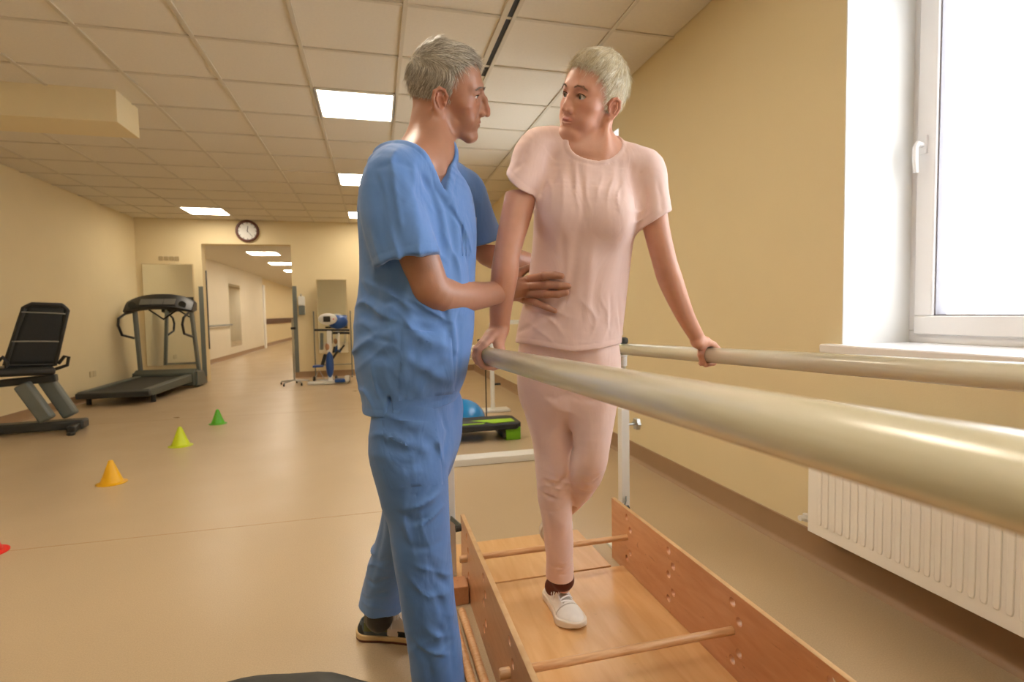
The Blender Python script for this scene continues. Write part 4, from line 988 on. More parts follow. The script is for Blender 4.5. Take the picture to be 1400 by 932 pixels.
def brows(person, fr, pts, n, pal, seed, ln=.008, wd=.0007, k=None):
    if k: pts = [(x, face_y(k, x, z-k.get('wz', 0)*.95)+.0006, z-k.get('wz', 0)*.95) for x, y, z in pts]
    rs = np.random.RandomState(seed); P = []; q = []; c = []; b = 0; pal = np.array([lin(p) for p in pal]); pts = np.array(pts)
    for sx in (-1, 1):
        for i in range(n):
            t = rs.uniform(0, len(pts)-1.001); k = int(t); p = pts[k]+(pts[k+1]-pts[k])*(t-k)+rs.randn(3)*np.array([.001, .0004, .0011]); d = nrm((pts[k+1]-pts[k])+rs.randn(3)*.004+np.array([0, .002, .003*(1-t)])); l = ln*rs.uniform(.6, 1.1)
            p = p*np.array([sx, 1, 1]); d = d*np.array([sx, 1, 1]); n_ = np.array([.3*sx, 1, .2]); tt = nrm(np.cross(d, n_))
            for s_, w_ in ((0, 1), (.5, 1), (1, .2)):
                ctr = p+d*l*s_+n_*.0012*s_
                P += [ctr+tt*wd*w_, ctr-tt*wd*w_, ctr+n_*wd*w_]
            for s_ in range(2):
                for j in range(3): q.append([b+s_*3+j, b+s_*3+(j+1) % 3, b+(s_+1)*3+(j+1) % 3, b+(s_+1)*3+j])
            c += [pal[rs.randint(len(pal))]]*9; b += 9
    c = np.array(c); return to_obj('eyebrows', [(fr.wld(np.array(P)), np.array(q))], m_hair, person, col=lambda v: c)
# ================================================================== the woman
EZ = np.array([0, 0, 1.])
def rows(L, k=1.):                                            # (px, py, depth, side radius, front radius) -> tube rows
    return [list(W(a, b, d))+[r1*k, (r2 if r2 else r1)*k] for a, b, d, r1, r2 in [(q if len(q) == 5 else q+(None,)) for q in L]]
def hor(v): v = np.array(v, float); v[2] = 0; return nrm(v)
def plane(c, n): c, n = A3(c), A3(nrm(n)); return lambda P: (P-c)@n
def foot2d(P, s, wd):
    q = P[:, :2]
    def disk(c, r): return np.sqrt(((q-A3(c)*s)**2).sum(1))-r*s*wd
    def cap2(a, b, ra, rb):
        a, b = A3(a)*s, A3(b)*s; ab = b-a; t = np.clip(((q-a)@ab)/float(ab@ab), 0, 1); e = q-a-t[:, None]*ab; return np.sqrt((e*e).sum(1))-(ra+(rb-ra)*t)*s*wd
    d = cap2((0, .036), (.001, .10), .034, .033); d = smin(d, cap2((.001, .10), (.003, .185), .033, .045), .01); return smin(d, cap2((.003, .185), (-.003, .213), .045, .036), .01)
def shoe(person, name, fr, s, wd, m_up, m_sole, solecol=None, upcol=None, sole_h=.024, res=.0022, lace=True, m_lace=None):
    def sole(P):
        d = foot2d(P, s, wd)-.002; zt = sole_h+.006*np.clip((P[:, 1]-.19*s)/.05, 0, 1)+.004*np.clip((.05-P[:, 1])/.05, 0, 1)
        zb = .0+.012*np.clip((P[:, 1]-.20*s)/.05, 0, 1)**2
        return smax(smax(d, P[:, 2]-zt, .004), zb-P[:, 2], .004)
    def up(P):
        y, z = P[:, 1]/s, P[:, 2]/s
        zt = np.interp(y, [0, .06, .085, .12, .16, .20, .26], [.078, .068, .078, .074, .058, .046, .030]).astype(f32)
        d = foot2d(P, s, wd)+.004+np.clip(z-.03, 0, 1)*.45*s
        x = P[:, 0]/s; crown = zt-np.abs(x)**2*9*np.clip((y-.08)/.05, 0, 1)
        d = smax(d, (z-crown)*s*.9, .014*s); d = smax(d, .008-P[:, 2], .002)
        d = smax(d, -ell(P, (0, .048*s, .090*s), (.028*s, .048*s, .055*s)), .004)
        d = smin(d, ell(P, (0, .108*s, .078*s), (.022*s, .014*s, .022*s)), .003)               # tongue
        return d
    lo, hi = (-.07*s, -.01, -.006), (.07*s, .28*s, .11*s)
    V, Q = surf(up, lo, hi, res); o = to_obj(name, [(fr.wld(V), Q)], m_up, person, col=(None if upcol is None else (lambda v: upcol(fr.loc(v.astype(f32))))))
    V, Q = surf(sole, lo, hi, res); so = to_obj('sole', [(fr.wld(V), Q)], m_sole, o, col=(None if solecol is None else (lambda v: solecol(fr.loc(v.astype(f32))))))
    if lace:
        mb = MB(); org = Vector(person.matrix_basis.translation)
        def top(x, y):
            z = np.linspace(.12*s, .01, 160); P = np.stack([np.full(160, x), np.full(160, y), z], 1).astype(f32); v = up(P); k = int(np.argmax(v < 0)); return Vector(fr.wld((x, y, z[k]+.0015)))-org
        for j in range(5):
            y = (.098+.0165*j)*s; mb.tube([top(x*s, y+.004*s*(1 if j % 2 else -1)*x/.02) for x in (-.022, -.011, 0, .011, .022)], .0031, 6)
        for sx in (-1, 1):
            p0 = top(0, .10*s); mb.tube([p0, top(sx*.012*s, .094*s)+Vector((0, 0, .010)), top(sx*.032*s, .098*s)+Vector((0, 0, .018)), top(sx*.034*s, .112*s)+Vector((0, 0, .008)), top(sx*.014*s, .108*s)+Vector((0, 0, .003))], .0026, 6)
            mb.tube([p0, top(sx*.010*s, .115*s)+Vector((0, 0, .006)), top(sx*.020*s, .135*s)+Vector((0, 0, .004)), top(sx*.024*s, .150*s)+Vector((0, 0, .002))], .0018, 6)
        l_ = mb.build('laces', m_lace or m_whitem, o)
    return o

woman = empty('person', (.60, 1.62, .016))
tag(woman, 'short-haired blond woman in a pink T-shirt and pink trousers gripping both bars', 'person')
WS = nrm(vR*.985+vF*.10)                                       # her side axis (towards her left)
def view_frame(px, py, D, psi, slope, pitch, scale):             # head frame: psi = turn away from the viewer's side, slope = tilt of the eye line
    v = -nrm(np.array(ray(px, py))); r = nrm(np.cross(EZ, v)); u = np.cross(v, r); c_, s_ = math.cos(math.radians(psi)), math.sin(math.radians(psi))
    e = nrm(r*c_+v*s_-u*slope*c_); f = v*c_-r*s_+u*pitch; f = nrm(f-e*(f@e)); return Frame(W(px, py, D), f, np.cross(e, f) if np.cross(e, f)@EZ > 0 else -np.cross(e, f), scale)
WH = view_frame(810, 131, 1.40, 43, .20, .14, .885)
WK = dict(fw=.94, cw=.82, w=.975, wz=.008, jaw=.0415, open=.0070, ew=.0025, nose=-.001, lip=1.2, chinz=.003, ear=1.0, earz=-.020, brow=-.0008,
          lines=[([(.019, .090, -.040), (.026, .080, -.056), (.030, .070, -.070)], .0042, .0016), ([(.027, .074, -.080), (.026, .068, -.094)], .004, .0009), ([(.022, .084, -.0685), (.029, .077, -.066), (.033, .071, -.062)], .0026, .0020)])
wb_ = Body()
wb_.add(WH.field(lambda P: head_field(P, WK)), WH.c, .17, .012)
neck0 = WH.wld((0, -.036, -.045)); neck1 = W(812, 216, 1.445)
wb_.tube([list(neck0)+[.044, .044], list((neck0+neck1)/2+[0, 0, .0])+[.041, .040], list(neck1)+[.056, .052]], WS, .016)
# sternomastoid cords of the turned neck
wb_.add(lambda P: cap(P, WH.wld((-.062, -.012, -.055)), W(824, 222, 1.40), .008, .008), W(822, 190, 1.38), .09, .012)
wb_.add(lambda P: cap(P, W(838, 222, 1.415), W(871, 217, 1.43), .0085, .0085), W(850, 220, 1.42), .08, .015)
wb_.add(lambda P: cap(P, W(812, 224, 1.405), W(780, 205, 1.42), .0085, .0085), W(800, 215, 1.42), .08, .015)
for a, b in (((812, 212, 1.45), (742, 200, 1.44)), ((814, 214, 1.45), (876, 230, 1.46))):
    wb_.add(lambda P, a=a, b=b: cap(P, W(*a), W(*b), .045, .038), (W(*a)+W(*b))/2, .16, .04)
TW = rows([(811, 222, 1.46, .090, .060), (806, 250, 1.47, .135, .082), (800, 295, 1.49, .132, .096), (794, 350, 1.52, .125, .088), (787, 410, 1.56, .122, .085), (780, 460, 1.59, .138, .098), (777, 520, 1.64, .150, .105)])
wb_.tube(TW, WS, .03)
WA_R = rows([(728, 204, 1.44, .044), (708, 285, 1.42, .041), (694, 343, 1.41, .0350), (690, 374, 1.42, .0365), (685, 415, 1.46, .0315, .028), (683, 447, 1.50, .0275, .021)])
WA_L = rows([(886, 234, 1.46, .043), (895, 300, 1.46, .036), (907, 352, 1.49, .0335), (917, 384, 1.53, .0345), (936, 430, 1.61, .0275, .026), (954, 463, 1.68, .0225, .019)])
wb_.tube(WA_R, vR, .02); wb_.tube(WA_L, vR, .02)
WWR = np.array(WA_R[-1][:3]); WWL = np.array(WA_L[-1][:3])
grip_hand(wb_, .30, lambda y: barz(y, 1), 1.405, -1, .97, wrist=WWR+np.array([0, 0, -.006]))
grip_hand(wb_, 1.04, lambda y: barz(y, 0), 1.500, 1, .95, wrist=WWL+np.array([0, 0, -.006]))
WLR = rows([(745, 520, 1.65, .062, .066), (752, 600, 1.70, .048), (758, 652, 1.72, .046), (760, 705, 1.78, .044), (768, 770, 1.86, .030), (771, 800, 1.895, .026)])
WLL = rows([(806, 520, 1.63, .062, .066), (808, 590, 1.61, .046), (804, 634, 1.66, .042), (790, 666, 1.77, .040), (774, 690, 1.88, .038), (765, 700, 1.97, .032)])
wb_.tube(WLR, WS, .02); wb_.tube(WLL, WS, .02)
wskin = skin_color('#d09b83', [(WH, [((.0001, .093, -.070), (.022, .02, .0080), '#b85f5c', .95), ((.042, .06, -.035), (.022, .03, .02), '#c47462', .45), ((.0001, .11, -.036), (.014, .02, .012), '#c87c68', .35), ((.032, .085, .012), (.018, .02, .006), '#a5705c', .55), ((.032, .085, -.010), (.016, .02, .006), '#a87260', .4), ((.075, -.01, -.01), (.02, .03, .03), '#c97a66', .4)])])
regs = []
def regmesh(B, lo, hi, h):
    f = B.sub(lo, hi); V, Q = surf(f, lo, hi, h); regs.append((V, Q))
def box_of(rows_, pad):
    a = np.array(rows_)[:, :3]; return a.min(0)-pad, a.max(0)+pad
lo = np.array([WH.c[0]-.16, WH.c[1]-.16, 1.395]); hi = np.array([WH.c[0]+.16, WH.c[1]+.16, 1.80]); regmesh(wb_, lo, hi, .0017)
# forearms and hands, fine; starts inside the sleeve
for R_, z1 in ((WA_R, 1.40), (WA_L, 1.36)):
    a = np.array(R_)[:, :3]; lo = a.min(0)-[.10, .10, .12]; hi = a.max(0)+[.07, .08, 0]; hi[2] = z1
    if R_ is WA_R: hi[0] = min(hi[0], .415); hi[1] += .06
    else: lo[0] = .70; hi[0] += .06
    regmesh(wb_, lo, hi, .0021)
regmesh(wb_, (.30, 1.2, .02), (.93, 2.1, .90), .006); 
T_ = wb_.sub((.2, 1.2, .9), (1.0, 1.8, 1.40))
V, Q = surf(lambda P: Tube(TW, WS)(P)+.004, (.35, 1.25, .88), (.93, 1.75, 1.45), .006); regs.append((V, Q))
to_obj('body', regs, m_skin, woman, col=wskin)
eyes(woman, WH, W(690, 124, 1.28)-WH.wld((0, .07, 0)), k=WK, lash=.0012)
wkk = dict(wz=.008, w=.985, hz=.985, nape=-.058, peak=.006, hairline=[(-.07, -.050), (-.04, -.034), (-.022, .012), (-.005, .022), (.015, .024), (.035, .036), (.055, .052), (.072, .066), (.088, .088), (.12, .12)])
def wcomb(p):
    c = np.array([0, -.06, .12]); d = (p-c); d[:, 1] *= 1.3; d = d+np.array([-.02, .05, -.02]); return d/np.linalg.norm(d, axis=1)[:, None]
hair_obj(woman, WH, wkk, wcomb, 11000, lambda p: np.interp(p[:, 2], [-.06, 0, .08, .12], [.012, .020, .030, .030]), .00055, 4, ['#f3ead2', '#e4d7b6', '#d8c8a3', '#f8f2e2', '#c9b68f'], '#d4c39d', lift=.08, curl=.13)
brows(woman, WH, [(.015, .0935, .022), (.026, .0925, .0275), (.038, .084, .0275), (.049, .070, .020)], 110, ['#7d5f48', '#9a7a60'], 2, .0065, .0004, k=WK)

# T-shirt
m_pink = mat('soft_pink_jersey', '#e6c8c0', .75, .03, 30, .12, 900, sheen=.25, dist=.0004, crease=.35)
m_pinkt = mat('soft_pink_trouser_jersey', '#e8cac1', .75, .03, 30, .12, 900, sheen=.25, dist=.0004, crease=.35)
TS = rows([(809, 205, 1.455, .080, .062), (806, 232, 1.465, .132, .084), (804, 262, 1.475, .150, .098), (800, 300, 1.485, .142, .112), (795, 350, 1.51, .141, .108), (787, 410, 1.55, .146, .112), (779, 460, 1.585, .157, .122), (775, 500, 1.60, .160, .125)])
ST = Tube(TS, WS)
SL_R = rows([(752, 196, 1.445, .040), (731, 208, 1.44, .053), (722, 235, 1.43, .054), (706, 272, 1.42, .054)])
SL_L = rows([(862, 220, 1.455, .040), (884, 234, 1.46, .050), (890, 265, 1.46, .049), (899, 325, 1.46, .047)])
slR, slL = Tube(SL_R, vR), Tube(SL_L, vR)
pR = plane(W(716, 255, 1.42), W(704, 271, 1.43)-W(716, 255, 1.42)+vF*.006); pL = plane(W(892, 304, 1.46), W(903, 323, 1.46)-W(892, 304, 1.46))
WV1 = [W(831, 231, 1.37), W(812, 290, 1.36), W(800, 390, 1.42)]
wcl = [lambda P: cap(P, WH.wld((-.062, -.012, -.055)), W(824, 222, 1.40), .013, .013), lambda P: cap(P, W(838, 222, 1.415), W(871, 217, 1.43), .0135, .0135), lambda P: cap(P, W(812, 224, 1.405), W(780, 205, 1.42), .0135, .0135)]
def shirtW_base(P, hollow=False):
    d = ST(P)
    for q_ in wcl: d = smin(d, q_(P), .015)
    d = smin(d, np.minimum(cap(P, W(812, 212, 1.45), W(742, 200, 1.44), .052, .047), cap(P, W(814, 214, 1.45), W(876, 230, 1.46), .052, .046)), .03)
    for sx, c in ((-1, (768, 285, 1.405)), (1, (834, 292, 1.40))): d = smin(d, ell(P, W(*c), (.054, .040, .052)), .07)
    for s_, p_ in ((slR, pR), (slL, pL)):
        q = s_(P); e = smax(q, p_(P), .004)
        if hollow: e = smax(e, -smax(q+.012, -p_(P)-.04, .01), .003)
        d = smin(d, e, .026)
    return d
wcre = []
def addc(lst, f, pts, w_, dep, off=0.):
    lst.append(([hit(f, x, y, off=off) for x, y in pts], w_, dep))
for pts, w_, dep in [([(757, 196), (760, 240), (752, 300)], .010, .004), ([(775, 205), (782, 250), (775, 300)], .009, .0035), ([(790, 222), (797, 262), (796, 300)], .007, .003), ([(846, 214), (848, 250), (842, 285)], .009, .0035), ([(862, 222), (868, 262), (866, 305)], .009, .005),
                     ([(737, 272), (745, 240), (752, 205)], .008, .006), ([(867, 318), (862, 345), (864, 400)], .010, .003), ([(792, 312), (783, 370), (778, 400), (748, 436)], .012, .006), ([(768, 318), (770, 350), (772, 384)], .009, .0035), ([(812, 320), (806, 390), (800, 455)], .014, -.003), ([(778, 395), (762, 425), (726, 462)], .010, -.006), ([(745, 430), (722, 448), (703, 455)], .008, .005),
                     ([(842, 400), (848, 440), (850, 462)], .009, .003), ([(833, 395), (836, 430), (832, 462)], .007, .0025), ([(714, 300), (722, 340), (716, 372)], .008, .004), ([(702, 236), (715, 222), (722, 200)], .008, .0035), ([(880, 250), (884, 280), (882, 305)], .008, .004), ([(898, 245), (903, 270), (904, 292)], .007, .003)]:
    addc(wcre, shirtW_base, pts, w_, dep)
hemW = [W(698, 466, 1.60), W(735, 474, 1.52), W(780, 481, 1.49), W(815, 478, 1.50), W(855, 470, 1.60)]
nc = W(811, 197, 1.425); ncl = plane(W(820, 214, 1.40), -EZ)
def shirtW(P):
    d = shirtW_base(P, True)+wob(P, .11, .0016, 3, (1, 1, .35))
    for c in wcre: d = groove(P, d, *c)
    d = folds(P, d, W(772, 268, 1.38), .080, vR, .034, .0030, 1); d = folds(P, d, W(842, 270, 1.39), .070, vR-.15*vU, .034, .0030, 2)
    d = folds(P, d, W(742, 432, 1.46), .060, vR*.6+vU*.8, .036, .0060, 3); d = folds(P, d, W(846, 425, 1.50), .060, vR+.1*vU, .030, .0045, 4)
    d = folds(P, d, W(742, 330, 1.42), .060, vR+.5*vU, .040, .0035, 5); d = folds(P, d, W(800, 440, 1.46), .070, vR+.2*vU, .055, .0035, 6); d = folds(P, d, W(858, 300, 1.42), .045, vR*.6-vU*.8, .028, .004, 7)
    # hollow hem and sleeves
    q = P-A3(W(780, 481, 1.49)); u = q@A3(vR); v = q@A3(vU); hem = v-np.interp(u, [-.17, -.09, 0, .08, .17], [.020, .012, .0, .006, .018]).astype(f32)*1.4
    hem = -hem
    inner = smax(ST(P, -.007), hem-.05, .01)*1.0
    d = smax(d, hem, .003); d = smax(d, -smax(ST(P, -.016), -hem-.05, .01), .003)
    for s_, p_ in ((slR, pR), (slL, pL)):
        m = np.abs(p_(P)+.016) ; d = d+.0009*np.exp(-(m/.0018)**2)*(s_(P) < .02)
    d = d+.0009*np.exp(-((hem+.017)/.0018)**2)
    Lc = (P-A3(nc))@np.stack([WS, np.cross(EZ, WS), EZ], 1).astype(f32); Lz = Lc.copy(); Lz[:, 2] = np.minimum(Lz[:, 2], 0)
    op = ell(Lz, (0, 0, 0), (.074, .078, .062)); op = np.where(Lc[:, 2] > .16, op+(Lc[:, 2]-.16), op); d = smax(d, -op, .004)
    d = d-.0012*np.exp(-((op-.006)/.005)**2)+.001*np.exp(-((op-.014)/.0016)**2)
    return d
V, Q = surf(shirtW, (.26, 1.16, .93), (.98, 1.80, 1.62), .0031); V = relax(V, Q, 1)
to_obj('tshirt', [(V, Q)], m_pink, woman)

# trousers
WTR = rows([(752, 478, 1.61, .085, .100), (746, 520, 1.645, .083, .092), (749, 561, 1.67, .074, .080), (756, 609, 1.70, .062, .068), (758, 650, 1.72, .060, .064), (759, 682, 1.75, .055), (763, 722, 1.79, .049), (765, 763, 1.84, .048), (766, 796, 1.88, .047)])
WTL = rows([(802, 478, 1.60, .085, .100), (808, 520, 1.62, .083, .090), (810, 561, 1.62, .070, .078), (808, 606, 1.62, .056, .062), (804, 634, 1.65, .056, .060), (792, 662, 1.76, .053), (778, 682, 1.88, .047), (768, 694, 1.97, .044)])
tR, tL = Tube(WTR, WS), Tube(WTL, WS); WP = Tube(rows([(778, 455, 1.585, .140, .105), (777, 490, 1.62, .152, .112), (777, 525, 1.64, .150, .105)]), WS)
phR = plane(W(766, 786, 1.875), W(767, 830, 1.90)-W(766, 770, 1.86)); phL = plane(W(769, 692, 1.955), W(768, 694, 1.97)-W(778, 682, 1.88))
def trouW_base(P):
    a = smax(tR(P), phR(P), .003); a = smax(a, -smax(tR(P)+.0085, -phR(P)-.02, .01), .002)
    b = smax(tL(P), phL(P), .003); b = smax(b, -smax(tL(P)+.0085, -phL(P)-.02, .01), .002)
    d = smin(a, b, .012); return smin(d, smax(WP(P), plane(W(778, 465, 1.59), EZ)(P), .003), .03)
wtc = []
for pts, w_, dep in [([(742, 652), (758, 668), (780, 650)], .009, .005), ([(737, 668), (752, 680), (778, 676)], .008, .005), ([(783, 640), (772, 655), (752, 660)], .007, .004), ([(741, 694), (757, 699), (776, 690)], .007, .0035), ([(748, 768), (765, 776), (783, 766)], .006, .004), ([(750, 780), (768, 785), (783, 776)], .0045, .003), ([(779, 545), (774, 590), (781, 640)], .008, .003),
                     ([(778, 535), (760, 545), (735, 540)], .010, .003), ([(780, 540), (800, 548), (825, 545)], .009, .003), ([(700, 490), (730, 510), (770, 530)], .012, .004), ([(845, 500), (815, 515), (785, 535)], .012, .004), ([(715, 482), (740, 496), (760, 500)], .007, .004), ([(822, 650), (808, 660), (795, 655)], .008, .004), ([(815, 668), (800, 672), (790, 668)], .008, .004), ([(764, 600), (772, 630), (770, 650)], .012, -.003)]:
    addc(wtc, trouW_base, pts, w_, dep)
def trouW(P):
    d = trouW_base(P)+wob(P, .09, .0013, 8, (1, 1, .5))
    for c in wtc: d = groove(P, d, *c)
    d = folds(P, d, W(760, 664, 1.68), .050, vU+.15*vR, .026, .0042, 1); d = folds(P, d, W(768, 765, 1.82), .035, vU-.2*vR, .024, .0040, 2); d = folds(P, d, W(775, 535, 1.56), .070, vU*.8+vR*.4, .045, .0035, 3); d = folds(P, d, W(812, 645, 1.60), .040, vU, .026, .0040, 4); d = folds(P, d, W(725, 500, 1.55), .050, vU+.4*vR, .035, .004, 5)
    return d
V, Q = surf(trouW, (.36, 1.38, .10), (.92, 2.15, 1.08), .0036); V = relax(V, Q, 1)
to_obj('trousers', [(V, Q)], m_pinkt, woman)
m_lace = mat('bright_white_lace', '#ffffff', .6, .02, 60); m_canvas = mat('white_canvas', '#dedad2', .7, .03, 60, .2, 700, dist=.0005); m_rub = mat('off_white_rubber', '#e3d8c8', .5, .05, 20); m_sock = mat('dark_brown_sock', '#5f2e20', .85, .12, 50, .3, 500)
toe = np.array([.628, 1.632, .017]); fdir = nrm(np.array([.07, -1, 0])); FR = Frame(toe-fdir*.258, fdir, EZ, 1.); FR.c[2] = .0175
m_wshoe = vcmat('white_canvas_panels', .7, bump=.2, bscale=700, dist=.0005)
def wup(L_):
    c = np.tile(np.array(lin('#f0ede6')), (len(L_), 1)); x, y, z = L_.T; t_ = (np.abs(x) < .015) & (y > .088) & (y < .172) & (z > .045); c[t_] = lin('#a8a298')
    e_ = (np.abs(np.abs(x)-.017) < .0018) & (y > .088) & (y < .175) & (z > .04); c[e_] = lin('#b5aea2'); c[(np.abs(y-.182-.0*z) < .0022)] = lin('#bdb6aa'); return c
shoe(woman, 'shoe', FR, 1.04, 1.06, m_wshoe, m_rub, upcol=wup, m_lace=m_lace)
an = np.array(W(770, 792, 1.885))
sk = lambda P: caps(P, [FR.wld((0, .105, .045)), FR.wld((0, .062, .058)), an+[0, 0, .0], an+[0, 0, .04]], [.024, .034, .034, .035], .02)
V, Q = surf(sk, an-[.08, .16, .16], an+[.08, .1, .10], .003); to_obj('sock', [(V, Q)], m_sock, woman)
al = np.array(WTL[-1][:3]); fd2 = nrm(np.array([-.05, .25, -1.])); FL = Frame(al-np.array([0, -.02, .0])-fd2*.055+nrm(np.cross(fd2, [1, 0, 0]))*-.0, fd2, nrm([0, -1, -.25]), 1.)
FL.c = al - FL.R@np.array([0, .045, .075])
shoe(woman, 'shoe', FL, .99, 1.0, m_canvas, m_rub, m_lace=m_lace, res=.004)
sk2 = lambda P: caps(P, [FL.wld((0, .06, .05)), al, al-nrm(np.array(WTL[-1][:3])-np.array(WTL[-2][:3]))*.06], [.032, .033, .033], .02)
V, Q = surf(sk2, al-.15, al+.15, .004); to_obj('sock', [(V, Q)], m_sock, woman)
# ================================================================== the man
man = empty('person', (.14, 1.42, 0))
tag(man, 'grey-haired man in blue scrubs holding the woman\'s waist from the side', 'person')
MF = nrm(hor(vR)*.86-hor(vF)*.50)                              # his chest faces right and a little to the camera
MS = nrm(np.cross(EZ, MF)); MS = MS if MS@vF > 0 else -MS      # towards his left (far) side
MH = view_frame(613, 126, 1.33, -84, -.02, -.08, .895)
MKd = dict(w=1.0, wz=.004, earz=-.022, jaw=.052, open=.0040, nose=.003, hook=.008, nz=-.004, lip=.72, brow=.0016, ear=1.16, cheekx=.045, chinz=-.002,
           lines=[([(.020, .092, -.038), (.030, .080, -.054), (.034, .066, -.076)], .0038, .0032), ([(.022, .084, -.0685), (.031, .076, -.065), (.035, .070, -.060)], .0026, .0024), ([(.044, .070, -.002), (.054, .056, -.006)], .002, .0011), ([(.045, .072, .006), (.056, .056, .008)], .002, .0011), ([(.0001, .088, .050), (.03, .083, .052), (.045, .070, .050)], .0025, .0011), ([(.0001, .086, .062), (.03, .081, .064)], .0025, .0010),
                  ([(.036, .060, -.060), (.040, .050, -.085)], .006, .0016), ([(.050, .045, -.040), (.052, .030, -.070)], .008, .0022), ([(.018, .092, -.012), (.030, .084, -.016), (.042, .074, -.010)], .0025, .0012)])
mb_ = Body()
mb_.add(MH.field(lambda P: head_field(P, MKd)), MH.c, .18, .012)
n0 = MH.wld((0, -.038, -.045)); n1 = W(574, 226, 1.31)
mb_.tube([list(n0)+[.052, .052], list((n0+n1)/2)+[.049, .050], list(n1)+[.062, .062]], MS, .022)
mb_.add(lambda P: cap(P, MH.wld((.050, -.02, -.06)), W(604, 236, 1.25), .011, .009), W(608, 200, 1.26), .10, .028)
mb_.add(lambda P: cap(P, MH.wld((0, .012, -.086)), W(592, 228, 1.27), .018, .016), W(610, 200, 1.26), .09, .02)   # throat
SHR, SHL = (541, 243, 1.17), (632, 264, 1.49)
mb_.add(lambda P: cap(P, W(590, 212, 1.32), W(*SHR), .055, .048), W(565, 225, 1.25), .18, .04)
mb_.add(lambda P: cap(P, W(582, 232, 1.36), W(*SHL), .045, .044), W(620, 235, 1.42), .18, .04)
TM = rows([(574, 238, 1.32, .085, .050), (576, 265, 1.32, .150, .092), (576, 310, 1.32, .155, .112), (573, 380, 1.32, .125, .100), (570, 450, 1.33, .115, .095), (568, 530, 1.33, .10, .075)])
mb_.tube(TM, MS, .03)
MA_R = rows([(541, 243, 1.17, .047), (560, 310, 1.17, .046), (580, 372, 1.185, .044), (594, 399, 1.20, .043), (625, 404, 1.27, .0415, .039), (655, 404, 1.35, .0345, .032), (690, 398, 1.455, .0285, .021)])
MA_L = rows([(634, 266, 1.49, .046), (652, 310, 1.54, .043), (668, 345, 1.58, .041), (700, 354, 1.66, .037), (735, 362, 1.74, .028)])
mb_.tube(MA_R, vU, .02); mb_.tube(MA_L, vU, .02)
# right hand flat on her waist: joints lie on the shirt surface
def on(px, py, r): return hit(shirtW_base, px, py, off=0.)-np.array(ray(px, py))*r*.9
HR = dict(index=[(722, 382), (744, 377), (758, 376), (768, 377)], middle=[(724, 392), (749, 389), (765, 390), (777, 391)], ring=[(722, 402), (747, 402), (763, 402), (774, 400)], little=[(715, 409), (733, 414), (748, 420), (759, 425)])
hwr = W(690, 397, 1.462); FG = []; PAL = []
for nm, px in HR.items():
    r = .0104 if nm != 'little' else .0092
    p = [on(x, y, r) for x, y in px]; 
    if nm == 'index': pass
    arch = [.006, .005, .002, 0]; p = [q-np.array(ray(*x))*a_ for q, x, a_ in zip(p, px, arch)]
    FG.append((p, [r*1.18, r*1.08, r*.98, r*.80])); k_ = p[0]
    PAL.append(([hwr+np.array([0, 0, (392-px[0][1])*.0011]), hwr*.4+k_*.6+np.array([0, 0, 0])-vF*.004, k_], [.0155, .0135, .0110]))
thm = [hwr+np.array([0, 0, .010])+vF*.01, on(712, 372, -.006), on(722, 366, -.010)+vF*.01, W(728, 360, 1.62)]
def handMR(P):
    d = None
    for p, r in PAL: e = caps(P, p, r, .006); d = e if d is None else smin(d, e, .010)
    d = smin(d, caps(P, thm[:3], [.015, .0125, .0105], .006), .01)
    for p, r in FG: d = smin(d, caps(P, p, r, .003), .0035)
    for p, r in FG:                                            # knuckles and joint creases
        d = smin(d, ell(P, p[0]-vF*.004, (r[0]*.9,)*3), .004)
        for q in (p[1], p[2]): d = groove(P, d, [q-vU*.008, q+vU*.008], .0018, .0007)
    for a_, b_ in (((700, 388), (720, 384)), ((702, 398), (722, 394)), ((700, 404), (718, 404))):
        d = groove(P, d, [W(*a_, 1.43), hit(lambda P_: caps(P_, PAL[1][0], PAL[1][1], .006), *b_)], .003, -.0012)
    return d
mb_.add(handMR, W(728, 395, 1.44), .13, .012)
hl_ = W(735, 362, 1.74)
def handML(P):                                                 # left hand flat on her back
    d = cap(P, hl_, W(765, 368, 1.735), .020, .020)
    for i, dy in enumerate((-14, -5, 5, 14)): d = smin(d, caps(P, [W(762, 368+dy*.7, 1.735), W(785, 368+dy, 1.735), W(803-abs(i-1)*3, 368+dy*1.2, 1.72)], [.010, .009, .0075]), .004)
    return smin(d, caps(P, [hl_, W(752, 345, 1.735), W(762, 330, 1.73)], [.014, .011, .009]), .006)
mb_.add(handML, W(770, 365, 1.73), .14, .012)
MLR = rows([(562, 600, 1.28, .062), (572, 700, 1.28, .058), (580, 770, 1.30, .052), (590, 850, 1.32, .048), (603, 975, 1.35, .038)])
MLL = rows([(588, 600, 1.42, .062), (560, 690, 1.53, .052), (545, 740, 1.62, .052), (528, 800, 1.70, .038), (519, 845, 1.745, .027)])
mb_.tube(MLR, MF, .02); mb_.tube(MLL, MF, .02)
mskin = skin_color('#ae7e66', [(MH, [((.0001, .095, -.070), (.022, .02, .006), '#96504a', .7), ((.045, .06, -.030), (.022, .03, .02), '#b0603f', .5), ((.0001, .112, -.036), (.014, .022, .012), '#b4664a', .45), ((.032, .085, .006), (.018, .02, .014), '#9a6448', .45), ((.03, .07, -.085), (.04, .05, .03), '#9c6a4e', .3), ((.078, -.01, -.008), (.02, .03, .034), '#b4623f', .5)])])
regs.clear()
lo = np.array([MH.c[0]-.17, MH.c[1]-.17, 1.33]); hi = np.array([MH.c[0]+.19, MH.c[1]+.19, 1.78]); regmesh(mb_, lo, hi, .0018)
def armbox(A, x0, x1=None):
    a = np.array(A)[:, :3]; lo = a.min(0)-.07; hi = a.max(0)+.07; return lo, hi
lo, hi = armbox(MA_R, 0); hi = hi+[.14, .12, .0]; hi[2] = 1.28; lo[2] -= .02; regmesh(mb_, lo, hi, .0021)
def lefthalf(): pass
